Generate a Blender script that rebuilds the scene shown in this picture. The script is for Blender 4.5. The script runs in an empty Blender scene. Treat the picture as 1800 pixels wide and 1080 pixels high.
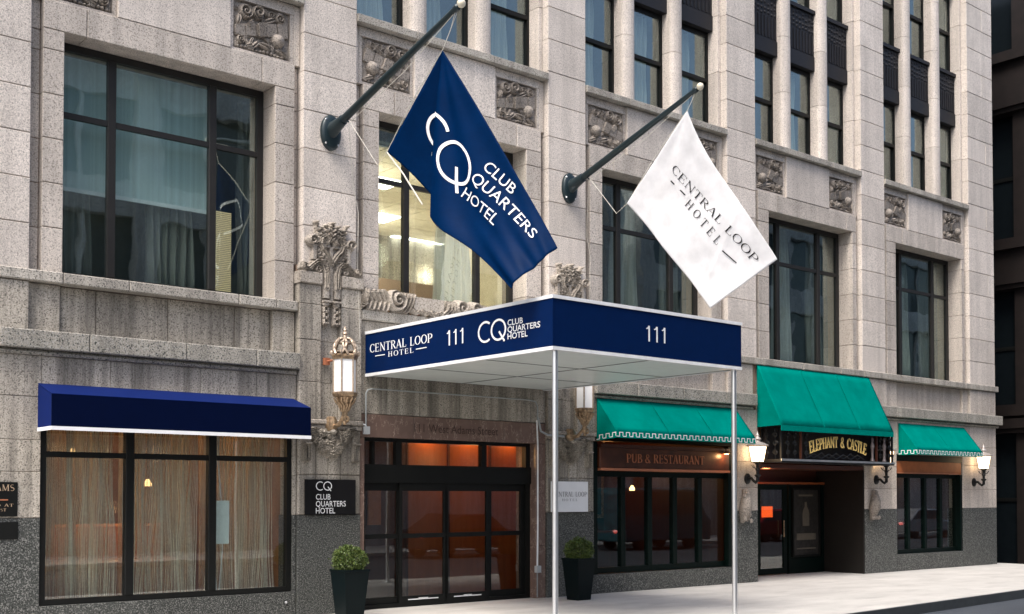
import bpy, bmesh, math, random
import numpy as np
from mathutils import Vector
R = math.radians
random.seed(7)
U = 1.1                                   # one drawing unit is 1.1 m
S = bpy.context.scene
COL = S.collection

# ---------------------------------------------------------------- camera
cd = bpy.data.cameras.new("camera"); cam = bpy.data.objects.new("camera", cd); COL.objects.link(cam)
cam.location = (0, 0, 1.65 * U)
cam.rotation_euler = (R(90 + 1.5232), 0, R(50.093 - 90))
cd.sensor_width = 36; cd.lens = 36 * 2036.74 / 1800
cd.shift_x = 0; cd.shift_y = (819.6 - 540) / 1800
cd.clip_start = .1; cd.clip_end = 600
S.camera = cam
# ---------------------------------------------------------------- world, sun, exposure
SUN = Vector((-.60, -.27, 1.0)).normalized()
w = bpy.data.worlds.new("World"); S.world = w; w.use_nodes = True
wn = w.node_tree; wn.nodes.clear()
sky = wn.nodes.new("ShaderNodeTexSky"); sky.sky_type = 'NISHITA'; sky.sun_disc = False
sky.sun_elevation = math.asin(SUN.z); sky.sun_rotation = math.atan2(SUN.x, SUN.y)
sky.air_density = 1.0; sky.dust_density = 4.6; sky.ozone_density = 1.0
bg = wn.nodes.new("ShaderNodeBackground"); bg.inputs[1].default_value = .125
wo = wn.nodes.new("ShaderNodeOutputWorld")
wn.links.new(sky.outputs[0], bg.inputs[0]); wn.links.new(bg.outputs[0], wo.inputs[0])
sd = bpy.data.lights.new("sun", 'SUN'); sd.energy = 1.5; sd.angle = R(24); sd.color = (1, .97, .93)
so = bpy.data.objects.new("sun", sd); COL.objects.link(so)
so.rotation_euler = SUN.to_track_quat('Z', 'Y').to_euler(); so.location = (0, 0, 40)
S.view_settings.view_transform = 'Standard'; S.view_settings.look = 'None'
S.view_settings.gamma = 1; S.view_settings.exposure = 1.16; S.view_settings.use_curve_mapping = False
S.render.engine = 'CYCLES'
cy = S.cycles
cy.use_denoising = True; cy.max_bounces = 8; cy.diffuse_bounces = 3; cy.glossy_bounces = 4
cy.transparent_max_bounces = 24; cy.transmission_bounces = 4; cy.sample_clamp_indirect = 4
cy.caustics_reflective = False; cy.caustics_refractive = False

# ---------------------------------------------------------------- materials
class NT:
    def __init__(s, name):
        s.m = bpy.data.materials.new(name); s.m.use_nodes = True
        s.t = s.m.node_tree; s.t.nodes.clear(); s.out = s.n("ShaderNodeOutputMaterial")
    def n(s, k, **kw):
        x = s.t.nodes.new(k)
        for a, b in kw.items(): setattr(x, a, b)
        return x
    def l(s, a, b): s.t.links.new(a, b)
    def pos(s, sc=(1, 1, 1)):
        g = s.n("ShaderNodeNewGeometry"); v = s.n("ShaderNodeVectorMath", operation='MULTIPLY')
        s.l(g.outputs['Position'], v.inputs[0]); v.inputs[1].default_value = sc; return v.outputs[0]
    def noise(s, vec, scale, detail=3, rough=.55):
        x = s.n("ShaderNodeTexNoise"); x.inputs['Scale'].default_value = scale
        x.inputs['Detail'].default_value = detail; x.inputs['Roughness'].default_value = rough
        s.l(vec, x.inputs['Vector']); return x.outputs['Fac']
    def ramp(s, f, stops):
        x = s.n("ShaderNodeValToRGB"); e = x.color_ramp.elements
        while len(e) < len(stops): e.new(.5)
        for q, (p, c) in zip(e, stops):
            q.position = p; q.color = (c, c, c, 1) if not isinstance(c, tuple) else (*c, 1)
        s.l(f, x.inputs[0]); return x.outputs[0]
    def mix(s, a, b, f, mode='MIX'):
        x = s.n("ShaderNodeMix", data_type='RGBA', blend_type=mode)
        for k, v in ((6, a), (7, b), (0, f)):
            if hasattr(v, 'links'): s.l(v, x.inputs[k])
            elif k == 0: x.inputs[0].default_value = v
            else: x.inputs[k].default_value = (*v, 1) if len(v) == 3 else v
        return x.outputs[2]
    def bsdf(s, col, rough=.6, metal=0, spec=.5, bump=None, bs=.3, bd=.01, **kw):
        b = s.n("ShaderNodeBsdfPrincipled")
        if hasattr(col, 'links'): s.l(col, b.inputs['Base Color'])
        else: b.inputs['Base Color'].default_value = (*col, 1)
        if hasattr(rough, 'links'): s.l(rough, b.inputs['Roughness'])
        else: b.inputs['Roughness'].default_value = rough
        b.inputs['Metallic'].default_value = metal; b.inputs['Specular IOR Level'].default_value = spec
        for k, v in kw.items(): b.inputs[k.replace('_', ' ')].default_value = v
        if bump is not None:
            q = s.n("ShaderNodeBump"); q.inputs['Strength'].default_value = bs; q.inputs['Distance'].default_value = bd
            s.l(bump, q.inputs['Height']); s.l(q.outputs[0], b.inputs['Normal'])
        s.l(b.outputs[0], s.out.inputs[0]); return b

def stone(name, base, dark, speck=.5, streak=.3, rnd=.12, sc=42, rough=.75, lights=0, spec=.4):
    t = NT(name); p = t.pos()
    n1 = t.noise(p, sc, 2, .6)
    s1 = t.ramp(n1, [(.36, 1.), (.47, 0.)])
    c = t.mix(base, dark, 0)
    blot = t.ramp(t.noise(p, 1.3, 4), [(.3, .89), (.7, 1.06)])
    c = t.mix(c, blot, 1, 'MULTIPLY')
    st = t.ramp(t.noise(t.pos((5, 5, .28)), 1, 4, .6), [(.38, 1 - streak), (.58, 1.)])
    c = t.mix(c, st, 1, 'MULTIPLY')
    if streak > .45:                                   # narrow rain runs
        dr = t.ramp(t.noise(t.pos((15, 15, .45)), 1, 3, .6), [(.34, .72), (.44, 1.)]); c = t.mix(c, dr, 1, 'MULTIPLY')
    mic = t.ramp(t.noise(p, sc * 1.5, 2), [(.3, .7), (.7, 1.22)])
    c = t.mix(c, mic, 1, 'MULTIPLY')
    oi = t.n("ShaderNodeObjectInfo")
    rv = t.ramp(oi.outputs['Random'], [(0, 1 - rnd), (1, 1 + rnd)])
    c = t.mix(c, rv, 1, 'MULTIPLY')
    f = t.n("ShaderNodeMath", operation='MULTIPLY'); t.l(s1, f.inputs[0]); f.inputs[1].default_value = speck
    c = t.mix(c, dark, f.outputs[0])
    if lights:
        n2 = t.noise(t.pos((1.7, 1.7, 1.7)), sc * .8, 2, .6)
        f2 = t.n("ShaderNodeMath", operation='MULTIPLY'); t.l(t.ramp(n2, [(.52, 0.), (.62, 1.)]), f2.inputs[0]); f2.inputs[1].default_value = lights
        c = t.mix(c, (.5, .49, .46), f2.outputs[0])
    t.bsdf(c, rough, spec=spec, bump=n1, bs=.25, bd=.006); return t.m

def plain(name, col, rough=.5, metal=0, spec=.5, var=.1, sc=6, bump=0, **kw):
    t = NT(name); p = t.pos(); n = t.noise(p, sc, 4)
    c = t.mix(col, t.ramp(n, [(.3, 1 - var), (.7, 1 + var)]), 1, 'MULTIPLY')
    t.bsdf(c, rough, metal, spec, bump=t.noise(p, sc * 12, 2) if bump else None, bs=bump, bd=.004, **kw); return t.m

def emit(name, col, st, base=(.8, .8, .8)):
    t = NT(name); b = t.bsdf(base, .4); b.inputs['Emission Color'].default_value = (*col, 1)
    b.inputs['Emission Strength'].default_value = st; return t.m

def glass(name, ior=1.6, tint=(.78, .9, .89), refl=(1, 1, 1), wob=.12):
    t = NT(name); f = t.n("ShaderNodeFresnel")
    ge = t.n("ShaderNodeNewGeometry"); pw = t.n("ShaderNodeMath", operation='POWER'); ma = t.n("ShaderNodeMath", operation='MULTIPLY_ADD')
    t.l(ge.outputs['Backfacing'], ma.inputs[0]); ma.inputs[1].default_value = -2; ma.inputs[2].default_value = 1   # thin pane: the far face reflects like the near one
    pw.inputs[0].default_value = ior; t.l(ma.outputs[0], pw.inputs[1]); t.l(pw.outputs[0], f.inputs[0])
    a = t.n("ShaderNodeBsdfTransparent"); a.inputs[0].default_value = (*tint, 1)
    g = t.n("ShaderNodeBsdfGlossy"); g.inputs['Roughness'].default_value = .015; g.inputs[0].default_value = (*refl, 1)
    wv = t.noise(t.pos(), 1.7, 1); q = t.n("ShaderNodeBump"); q.inputs['Strength'].default_value = wob; q.inputs['Distance'].default_value = .02
    t.l(wv, q.inputs['Height']); t.l(q.outputs[0], g.inputs['Normal'])
    m = t.n("ShaderNodeMixShader"); t.l(f.outputs[0], m.inputs[0]); t.l(a.outputs[0], m.inputs[1]); t.l(g.outputs[0], m.inputs[2])
    t.l(m.outputs[0], t.out.inputs[0]); return t.m

def cloth(name, col, trans=.25, fold=0, wr=.3):
    t = NT(name); p = t.pos()
    c = t.mix(col, t.ramp(t.noise(p, 3, 4), [(.3, .88), (.7, 1.1)]), 1, 'MULTIPLY')
    d = t.n("ShaderNodeBsdfDiffuse"); tr = t.n("ShaderNodeBsdfTranslucent")
    t.l(c, d.inputs[0]); t.l(c, tr.inputs[0])
    q = t.n("ShaderNodeBump"); q.inputs['Strength'].default_value = wr; q.inputs['Distance'].default_value = .02
    t.l(t.noise(t.pos((1, 1.4, 3)), 3.5, 5, .55), q.inputs['Height']); t.l(q.outputs[0], d.inputs['Normal'])
    m = t.n("ShaderNodeMixShader"); m.inputs[0].default_value = trans
    t.l(d.outputs[0], m.inputs[1]); t.l(tr.outputs[0], m.inputs[2])
    g = t.n("ShaderNodeBsdfGlossy"); g.inputs['Roughness'].default_value = .45; g.inputs[0].default_value = (.5, .5, .5, 1)
    m2 = t.n("ShaderNodeMixShader"); m2.inputs[0].default_value = fold
    t.l(m.outputs[0], m2.inputs[1]); t.l(g.outputs[0], m2.inputs[2]); t.l(m2.outputs[0], t.out.inputs[0]); return t.m

def strings(name):
    t = NT(name); p = t.pos((1, 0, 0))
    n = t.noise(p, 80, 3, .75); n2 = t.noise(t.pos((1, 0, .12)), 4.5, 3)
    a = t.n("ShaderNodeMath", operation='MULTIPLY_ADD'); t.l(n, a.inputs[0]); a.inputs[1].default_value = .75
    t.l(n2, a.inputs[2])
    f = t.ramp(a.outputs[0], [(.70, .10), (.9, .36), (1.15, .66)])
    col = t.mix((.55, .45, .32), (.8, .74, .62), n2)
    d = t.n("ShaderNodeBsdfDiffuse"); tr = t.n("ShaderNodeBsdfTranslucent"); tp = t.n("ShaderNodeBsdfTransparent")
    t.l(col, d.inputs[0]); t.l(col, tr.inputs[0])
    m = t.n("ShaderNodeMixShader"); m.inputs[0].default_value = .5; t.l(d.outputs[0], m.inputs[1]); t.l(tr.outputs[0], m.inputs[2])
    m2 = t.n("ShaderNodeMixShader"); t.l(f, m2.inputs[0]); t.l(tp.outputs[0], m2.inputs[1]); t.l(m.outputs[0], m2.inputs[2])
    t.l(m2.outputs[0], t.out.inputs[0]); return t.m

def sheer(name, col, op=.55):
    t = NT(name); n = t.noise(t.pos((1, 0, 0)), 14, 3)
    f = t.ramp(n, [(.3, op - .2), (.7, min(1, op + .25))])
    d = t.n("ShaderNodeBsdfDiffuse"); tr = t.n("ShaderNodeBsdfTranslucent"); tp = t.n("ShaderNodeBsdfTransparent")
    d.inputs[0].default_value = (*col, 1); tr.inputs[0].default_value = (*col, 1)
    m = t.n("ShaderNodeMixShader"); m.inputs[0].default_value = .3; t.l(d.outputs[0], m.inputs[1]); t.l(tr.outputs[0], m.inputs[2])
    m2 = t.n("ShaderNodeMixShader"); t.l(f, m2.inputs[0]); t.l(tp.outputs[0], m2.inputs[1]); t.l(m.outputs[0], m2.inputs[2])
    t.l(m2.outputs[0], t.out.inputs[0]); return t.m

def marble(name):
    t = NT(name); p = t.pos((1, 1, 1)); n = t.noise(p, 2.2, 6, .65)
    c = t.mix((.10, .06, .048), (.24, .165, .135), n)
    v = t.ramp(t.noise(t.pos((1.3, 1, .6)), 3.1, 5, .7), [(.492, 0.), (.5, .8), (.506, 0.)])
    c = t.mix(c, (.55, .42, .34), v); t.bsdf(c, .22, spec=.5); return t.m

def wood(name, a, b, rough=.4):
    t = NT(name); n = t.noise(t.pos((9, 9, .7)), 1.5, 5, .6); c = t.mix(a, b, n); t.bsdf(c, rough); return t.m

M = dict(
    stone=stone("pink_beige_stone", (.69, .622, .556), (.15, .13, .115), .6, .13, .11, sc=56),
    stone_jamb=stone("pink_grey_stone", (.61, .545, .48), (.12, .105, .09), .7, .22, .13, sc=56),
    sill=stone("grey_speckled_stone", (.46, .425, .37), (.05, .05, .045), .9, .3, .1, sc=58),
    cornice=stone("dark_speckled_stone", (.36, .335, .285), (.025, .028, .025), 1., .3, .1, sc=42, lights=.5),
    low=stone("weathered_grey_stone", (.47, .425, .36), (.09, .08, .065), .85, .5, .14, sc=50),
    carve=stone("carved_stone", (.46, .41, .35), (.07, .06, .05), .7, .3, .1, sc=34),
    relief=stone("dark_carved_stone", (.33, .29, .25), (.03, .027, .024), .6, .2, .1, sc=40),
    granite=stone("dark_speckled_granite", (.058, .062, .057), (.006, .008, .007), 1., .12, .1, sc=46, rough=.5, lights=.42, spec=.3),
    mortar=plain("brown_mortar", (.24, .17, .125), .95),
    black=plain("black_bronze_frame", (.007, .0075, .007), .45, 0, .2),
    frame=plain("brown_black_steel_frame", (.022, .021, .02), .5, spec=.25),
    fgreen=plain("dark_green_painted_frame", (.001, .0055, .0045), .45, spec=.12),
    iron=plain("wrought_iron", (.006, .0065, .007), .45, spec=.3),
    spand=plain("dark_cast_iron", (.012, .012, .015), .55, spec=.3, bump=.5, sc=9),
    pole=plain("dark_green_bronze_pole", (.012, .025, .03), .35, .2),
    steel=plain("brushed_steel", (.75, .76, .77), .3, .9, var=.04),
    alu=plain("white_painted_metal", (.78, .79, .8), .35),
    gold=plain("aged_gilt_bronze", (.36, .255, .16), .4, .7, var=.5, sc=22),
    giltw=plain("pale_gilt", (.42, .33, .25), .45, .45, var=.25, sc=22),
    ball=plain("ivory_ball", (.7, .64, .5), .3),
    navy=plain("navy_vinyl", (.0002, .0105, .058), .5, spec=.08, var=.06),
    navyf=plain("shade_dark_navy_vinyl", (.0003, .003, .021), .6, spec=.05, var=.06),  # awning navy darkened: the front panel's shade is put into its colour
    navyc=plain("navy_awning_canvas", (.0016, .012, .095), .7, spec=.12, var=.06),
    teal=cloth("teal_green_canvas", (.0, .19, .155), .08),
    white=plain("white_vinyl", (.82, .83, .84), .5, var=.03),
    ink=plain("black_ink", (.006, .006, .007), .7, spec=.15),
    soffit=plain("frosted_soffit", (.68, .74, .72), .35, var=.05),
    flagb=cloth("navy_flag_cloth", (.0002, .0150, .064), .06, .006),
    flagw=cloth("white_flag_cloth", (.83, .83, .84), .3, wr=.0),
    flagprint=plain("white_print", (.85, .86, .88), .7, var=.02),
    rope=plain("pale_rope", (.6, .57, .5), .8),
    glass=glass("window_glass", 2.2, (.87, .935, .92), (.86, .92, .89)),
    glasse=glass('entrance_glass', 1.62, (.9, .94, .92), wob=.03),
    glassg=glass("shopfront_glass", 1.85, (.9, .94, .92), wob=.03),
    glassd=glass("dark_glass", 1.6, (.25, .3, .32)),
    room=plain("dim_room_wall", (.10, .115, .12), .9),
    office=plain("cream_office_wall", (.74, .65, .50), .8),
    officec=plain("office_ceiling", (.78, .71, .58), .9),
    warm=plain("warm_brown_wall", (.20, .10, .045), .7, var=.4, sc=2),
    ewood=wood("orange_wood_panel", (.17, .05, .016), (.34, .105, .032)),
    pubw=wood("dark_red_wood", (.03, .009, .005), (.09, .024, .011)),
    pubs=plain("pub_sign_board", (.07, .022, .01), .35, var=.5, sc=3),
    copper=plain("copper_letters", (.45, .17, .09), .4, .2),
    blind=plain("orange_brown_blind", (.33, .10, .03), .6, var=.15),
    curt=sheer("pale_teal_sheer", (.78, .77, .72), .5),
    curtd=sheer("grey_sheer", (.46, .45, .42), .5),
    strings=strings("string_curtain"),
    shade=sheer("roller_shade_cloth", (.72, .84, .86), .88),
    marble=marble("brown_marble"),
    planter=plain("black_planter", (.002, .006, .007), .45, spec=.15),
    paving=None, road=None,
    panel=emit("ceiling_light_panel", (1, .93, .8), 5),
    warmlamp=emit("warm_lamp", (1, .55, .22), 2.2),
    lampw=emit("lit_lantern_glass", (1, .68, .38), 3.6),
    lampg=emit("frosted_lantern_glass", (1, .98, .95), .06),
    paper=plain("white_paper", (.75, .82, .82), .7),
    orange=emit("glowing_orange_notice", (1, .10, .01), .5, (.7, .12, .02)),  # notice given its own glow to brighten it, though it is no lamp
    poster=plain("dark_poster", (.018, .016, .014), .5, var=.6, sc=14),
    goldp=plain("gold_leaf_letters", (.85, .62, .22), .35, .25, var=.1),
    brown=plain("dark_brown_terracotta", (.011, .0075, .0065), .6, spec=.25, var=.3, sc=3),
    opp=stone("grey_limestone", (.52, .53, .53), (.15, .15, .15), .3, .3, .1, sc=10),
    oppd=plain("opposite_dark_glass", (.05, .07, .08), .1),
)
def mk_paving():
    t = NT("pale_concrete"); p = t.pos(); a = t.noise(p, .9, 5, .6); b = t.noise(t.pos((.25, 1, 1)), 2.2, 4)
    c = t.mix((.49, .475, .445), t.ramp(a, [(.3, .86), (.7, 1.06)]), 1, 'MULTIPLY')
    c = t.mix(c, t.ramp(b, [(.3, .93), (.65, 1.04)]), 1, 'MULTIPLY')
    c = t.mix(c, t.ramp(t.noise(p, 60, 2), [(.3, .93), (.7, 1.05)]), 1, 'MULTIPLY')
    v = t.n("ShaderNodeTexVoronoi"); v.inputs['Scale'].default_value = 1.9; t.l(p, v.inputs['Vector'])
    c = t.mix(c, t.ramp(v.outputs['Distance'], [(.035, .72), (.06, 1.)]), 1, 'MULTIPLY')     # trodden gum spots
    c = t.mix(c, t.ramp(t.noise(t.pos((.5, 1.4, 1)), 1.6, 6, .7), [(.36, .84), (.5, 1.)]), 1, 'MULTIPLY')
    t.bsdf(c, .75, bump=t.noise(p, 50, 2), bs=.15); return t.m
def mk_road():
    t = NT("grey_asphalt"); p = t.pos(); a = t.noise(t.pos((.3, 1, 1)), 1.2, 5)
    c = t.mix((.045, .052, .062), t.ramp(a, [(.3, .75), (.7, 1.25)]), 1, 'MULTIPLY')
    c = t.mix(c, t.ramp(t.noise(p, 90, 2), [(.3, .8), (.7, 1.2)]), 1, 'MULTIPLY')
    t.bsdf(c, .6, bump=t.noise(p, 90, 2), bs=.3); return t.m
class HF:                                             # carved ornament as a height field, cut out along its outline
    def __init__(s, x0, x1, z0, z1, st):
        s.x = np.linspace(x0, x1, int((x1 - x0) / st)); s.z = np.linspace(z0, z1, int((z1 - z0) / st)); s.X, s.Z = np.meshgrid(s.x, s.z, indexing='ij'); s.h = np.zeros_like(s.X)
    def mx(s, a): np.maximum(s.h, a, out=s.h)
    def disk(s, cx, cz, r, ht, turns=2.0, sg=1):
        d = np.hypot(s.X - cx, s.Z - cz); th = np.arctan2(s.Z - cz, (s.X - cx) * sg)
        sp = .5 + .5 * np.cos(2 * np.pi * (d / r * turns) - th); s.mx(np.where(d < r, ht * (.3 + .7 * sp) * np.clip((1 - d / r) * 8, .05, 1), 0))
    def ball(s, cx, cz, rx, rz, ht): e = 1 - ((s.X - cx) / rx) ** 2 - ((s.Z - cz) / rz) ** 2; s.mx(np.where(e > 0, ht * np.sqrt(np.clip(e, .01, 1)), 0))
    def leaf(s, cx, cz, L, wd, a, ht, ribs=0):
        c, q = math.cos(a), math.sin(a); u = (s.X - cx) * c + (s.Z - cz) * q; v = -(s.X - cx) * q + (s.Z - cz) * c
        e = 1 - (u / L) ** 2 - (v / wd) ** 2; k = (.4 + .6 * np.clip(np.abs(v) / wd * 2.5, 0, 1))
        if ribs: k = k * (.65 + .35 * np.cos((u - np.abs(v)) / L * ribs * np.pi))
        s.mx(np.where(e > 0, ht * np.sqrt(np.clip(e, .01, 1)) * k, 0))
    def band(s, pts, w0, w1, ht, grooves=1.5):
        d = np.full_like(s.X, 9.); W = np.full_like(s.X, w0); n = len(pts) - 1
        for i in range(n):
            (ax, az), (bx, bz) = pts[i], pts[i + 1]; L2 = (bx - ax) ** 2 + (bz - az) ** 2; t = np.clip(((s.X - ax) * (bx - ax) + (s.Z - az) * (bz - az)) / L2, 0, 1)
            dd = np.hypot(s.X - ax - t * (bx - ax), s.Z - az - t * (bz - az)); m = dd < d; d = np.where(m, dd, d); W = np.where(m, w0 + (w1 - w0) * (i + t) / n, W)
        q = d / W; s.mx(np.where(q < 1, ht * np.sqrt(np.clip(1 - q * q, .02, 1)) * (.62 + .38 * np.cos(q * grooves * 2 * np.pi)), 0))
    def rect(s, x0, x1, z0, z1, ht): s.mx(np.where((s.X > x0) & (s.X < x1) & (s.Z > z0) & (s.Z < z1), ht, 0))
    def mesh(s, ox, y, oz, base=.03):
        nx, nz = s.X.shape; hh = np.where(s.h > 0, s.h + base, -.012); ids = -np.ones((nx, nz), int); mb = MB(); k = s.h > 0
        f = k[:-1, :-1] | k[1:, :-1] | k[1:, 1:] | k[:-1, 1:]; use = np.zeros_like(k)
        for a, b in ((0, 0), (1, 0), (1, 1), (0, 1)): use[a:nx - 1 + a, b:nz - 1 + b] |= f
        ids[use] = np.arange(use.sum()); I, J = np.nonzero(use)
        vs = [(ox + s.x[i], y - hh[i, j], oz + s.z[j]) for i, j in zip(I, J)]; A, Bq = np.nonzero(f)
        return mb.add(vs, [(ids[i, j], ids[i + 1, j], ids[i + 1, j + 1], ids[i, j + 1]) for i, j in zip(A, Bq)])
M['paving'] = mk_paving(); M['road'] = mk_road()

# ---------------------------------------------------------------- mesh helpers
WORLD = {}
def link(o, parent, c):
    WORLD[o.name] = c
    if parent is not None:
        o.parent = parent; pc = WORLD[parent.name]; o.location = [(a - b) * U for a, b in zip(c, pc)]
    else: o.location = [a * U for a in c]
    COL.objects.link(o); return o
def props(o, label=None, cat=None, group=None, kind=None):
    if label: o['label'] = label
    if cat: o['category'] = cat
    if group: o['group'] = group
    if kind: o['kind'] = kind
    return o
def empty(name, loc, label, cat, group=None):
    o = bpy.data.objects.new(name, None); o.empty_display_size = .2
    link(o, None, tuple(loc)); return props(o, label, cat, group)
class MB:
    def __init__(s): s.v = []; s.f = []
    def add(s, vs, fs):
        k = len(s.v); s.v += [tuple(map(float, p)) for p in vs]; s.f += [tuple(i + k for i in f) for f in fs]; return s
    def box(s, x0, x1, y0, y1, z0, z1):
        return s.add([(x0, y0, z0), (x1, y0, z0), (x1, y1, z0), (x0, y1, z0), (x0, y0, z1), (x1, y0, z1), (x1, y1, z1), (x0, y1, z1)],
                     [(0, 3, 2, 1), (4, 5, 6, 7), (0, 1, 5, 4), (1, 2, 6, 5), (2, 3, 7, 6), (3, 0, 4, 7)])
    def cbox(s, x0, x1, y0, y1, z0, z1, c=.01):      # front (low y) edges chamfered
        return s.add([(x0 + c, y0, z0 + c), (x1 - c, y0, z0 + c), (x1 - c, y0, z1 - c), (x0 + c, y0, z1 - c),
                      (x0, y0 + c, z0), (x1, y0 + c, z0), (x1, y0 + c, z1), (x0, y0 + c, z1),
                      (x0, y1, z0), (x1, y1, z0), (x1, y1, z1), (x0, y1, z1)],
                     [(0, 1, 2, 3)] + [q for a in range(4) for b in [(a + 1) % 4] for q in ((a + 4, b + 4, b, a), (a + 8, b + 8, b + 4, a + 4))] + [(11, 10, 9, 8)])
    def hexa(s, p):                                   # 8 corners, bottom ring then top ring
        return s.add(p, [(0, 3, 2, 1), (4, 5, 6, 7), (0, 1, 5, 4), (1, 2, 6, 5), (2, 3, 7, 6), (3, 0, 4, 7)])
    def prism(s, poly, vec):
        n = len(poly); v = Vector(vec); a = [Vector(p) for p in poly]
        return s.add([*a, *[p + v for p in a]], [tuple(range(n - 1, -1, -1)), tuple(range(n, 2 * n))] + [(i, (i + 1) % n, n + (i + 1) % n, n + i) for i in range(n)])
    def tube(s, path, r, n=8, cap=True, flat=1.0):
        P = [Vector(p) for p in path]; m = len(P); rr = r if hasattr(r, '__len__') else [r] * m
        vs = []; fs = []; prev = None
        for i, p in enumerate(P):
            t = (P[min(i + 1, m - 1)] - P[max(i - 1, 0)]).normalized()
            if prev is None:
                a = Vector((0, -1, 0)) if abs(t.y) < .9 else Vector((1, 0, 0))
            else: a = prev
            a = (a - t * a.dot(t)).normalized(); b = t.cross(a); prev = a
            for k in range(n):
                q = 2 * math.pi * k / n; vs.append(p + a * math.cos(q) * rr[i] * flat + b * math.sin(q) * rr[i])
        for i in range(m - 1):
            for k in range(n):
                k2 = (k + 1) % n; fs.append((i * n + k, i * n + k2, (i + 1) * n + k2, (i + 1) * n + k))
        if cap: fs += [tuple(range(n - 1, -1, -1)), tuple(range((m - 1) * n, m * n))]
        return s.add(vs, fs)
    def lathe(s, c, prof, n=16, rot=0, sy=1):
        vs = []; fs = []
        for r, z in prof:
            for k in range(n):
                q = rot + 2 * math.pi * k / n; vs.append((c[0] + r * math.cos(q), c[1] + r * math.sin(q) * sy, c[2] + z))
        for i in range(len(prof) - 1):
            for k in range(n):
                k2 = (k + 1) % n; fs.append((i * n + k, i * n + k2, (i + 1) * n + k2, (i + 1) * n + k))
        fs += [tuple(range(n - 1, -1, -1)), tuple(range((len(prof) - 1) * n, len(prof) * n))]
        return s.add(vs, fs)
    def blob(s, c, r, n=8, m=5):                      # ellipsoid
        pr = [(max(math.sin(math.pi * i / m), .02), -math.cos(math.pi * i / m)) for i in range(m + 1)]
        vs = []; fs = []
        for a, z in pr:
            for k in range(n):
                q = 2 * math.pi * k / n; vs.append((c[0] + r[0] * a * math.cos(q), c[1] + r[1] * a * math.sin(q), c[2] + r[2] * z))
        for i in range(m):
            for k in range(n):
                k2 = (k + 1) % n; fs.append((i * n + k, i * n + k2, (i + 1) * n + k2, (i + 1) * n + k))
        return s.add(vs, fs)
    def slab(s, p, t):                                # quad of 4 points, thickness along its normal (backwards)
        p = [Vector(q) for q in p]; n = (p[1] - p[0]).cross(p[3] - p[0]).normalized() * t
        return s.prism(p, -n)
    def sheet(s, fn, nu, nv, t=None):
        vs = [fn(i / nu, j / nv) for i in range(nu + 1) for j in range(nv + 1)]
        return s.add(vs, [(i * (nv + 1) + j, (i + 1) * (nv + 1) + j, (i + 1) * (nv + 1) + j + 1, i * (nv + 1) + j + 1) for i in range(nu) for j in range(nv)])
    def build(s, name, mat, parent=None, label=None, cat=None, group=None, kind=None, smooth=False, origin=None):
        a = np.array(s.v)
        if origin is None:
            lo, hi = a.min(0), a.max(0); origin = ((lo[0] + hi[0]) / 2, (lo[1] + hi[1]) / 2, lo[2] if parent is None else (lo[2] + hi[2]) / 2)
        me = bpy.data.meshes.new(name); me.from_pydata(((a - np.array(origin)) * U).tolist(), [], s.f)
        if smooth:
            me.polygons.foreach_set('use_smooth', [True] * len(me.polygons))
        me.materials.append(M[mat] if isinstance(mat, str) else mat); me.update()
        if smooth:
            try: me.set_sharp_from_angle(angle=R(40))
            except Exception: pass
        o = bpy.data.objects.new(name, me); link(o, parent, tuple(float(q) for q in origin))
        return props(o, label, cat, group, kind)
CACHE = {}
def block(name, mat, parent, x0, x1, y0, y1, z0, z1, g=.0045, c=.007, jit=.003):
    """one stone, its joint gap taken off all round; equal sizes share a mesh"""
    x0 += g; x1 -= g; z0 += g; z1 -= g
    y0 += random.uniform(-jit, jit)
    key = (name, mat, round(x1 - x0, 3), round(y1 - y0, 2), round(z1 - z0, 3))
    ctr = ((x0 + x1) / 2, (y0 + y1) / 2, (z0 + z1) / 2)
    if key not in CACHE:
        o = MB().cbox(x0, x1, y0, y1, z0, z1, c).build(name, mat, parent); CACHE[key] = o.data; return o
    o = bpy.data.objects.new(name, CACHE[key]); return link(o, parent, ctr)
def dup(root, d, label=None):
    r = root.copy(); COL.objects.link(r); c0 = WORLD[root.name]; c = tuple(a + b for a, b in zip(c0, d)); WORLD[r.name] = c
    r.location = [a * U for a in c]
    if label: r['label'] = label
    for ch in list(root.children):
        q = ch.copy(); COL.objects.link(q); q.parent = r; WORLD[q.name] = tuple(a + b for a, b in zip(WORLD[ch.name], d))
        for g in list(ch.children):
            h = g.copy(); COL.objects.link(h); h.parent = q; WORLD[h.name] = tuple(a + b for a, b in zip(WORLD[g.name], d))
    return r
def point(loc, e, col, r=.08, name="lamp_light"):
    l = bpy.data.lights.new(name, 'POINT'); l.energy = e; l.color = col; l.shadow_soft_size = r
    o = bpy.data.objects.new(name, l); o.location = [a * U for a in loc]; COL.objects.link(o); return o

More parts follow.
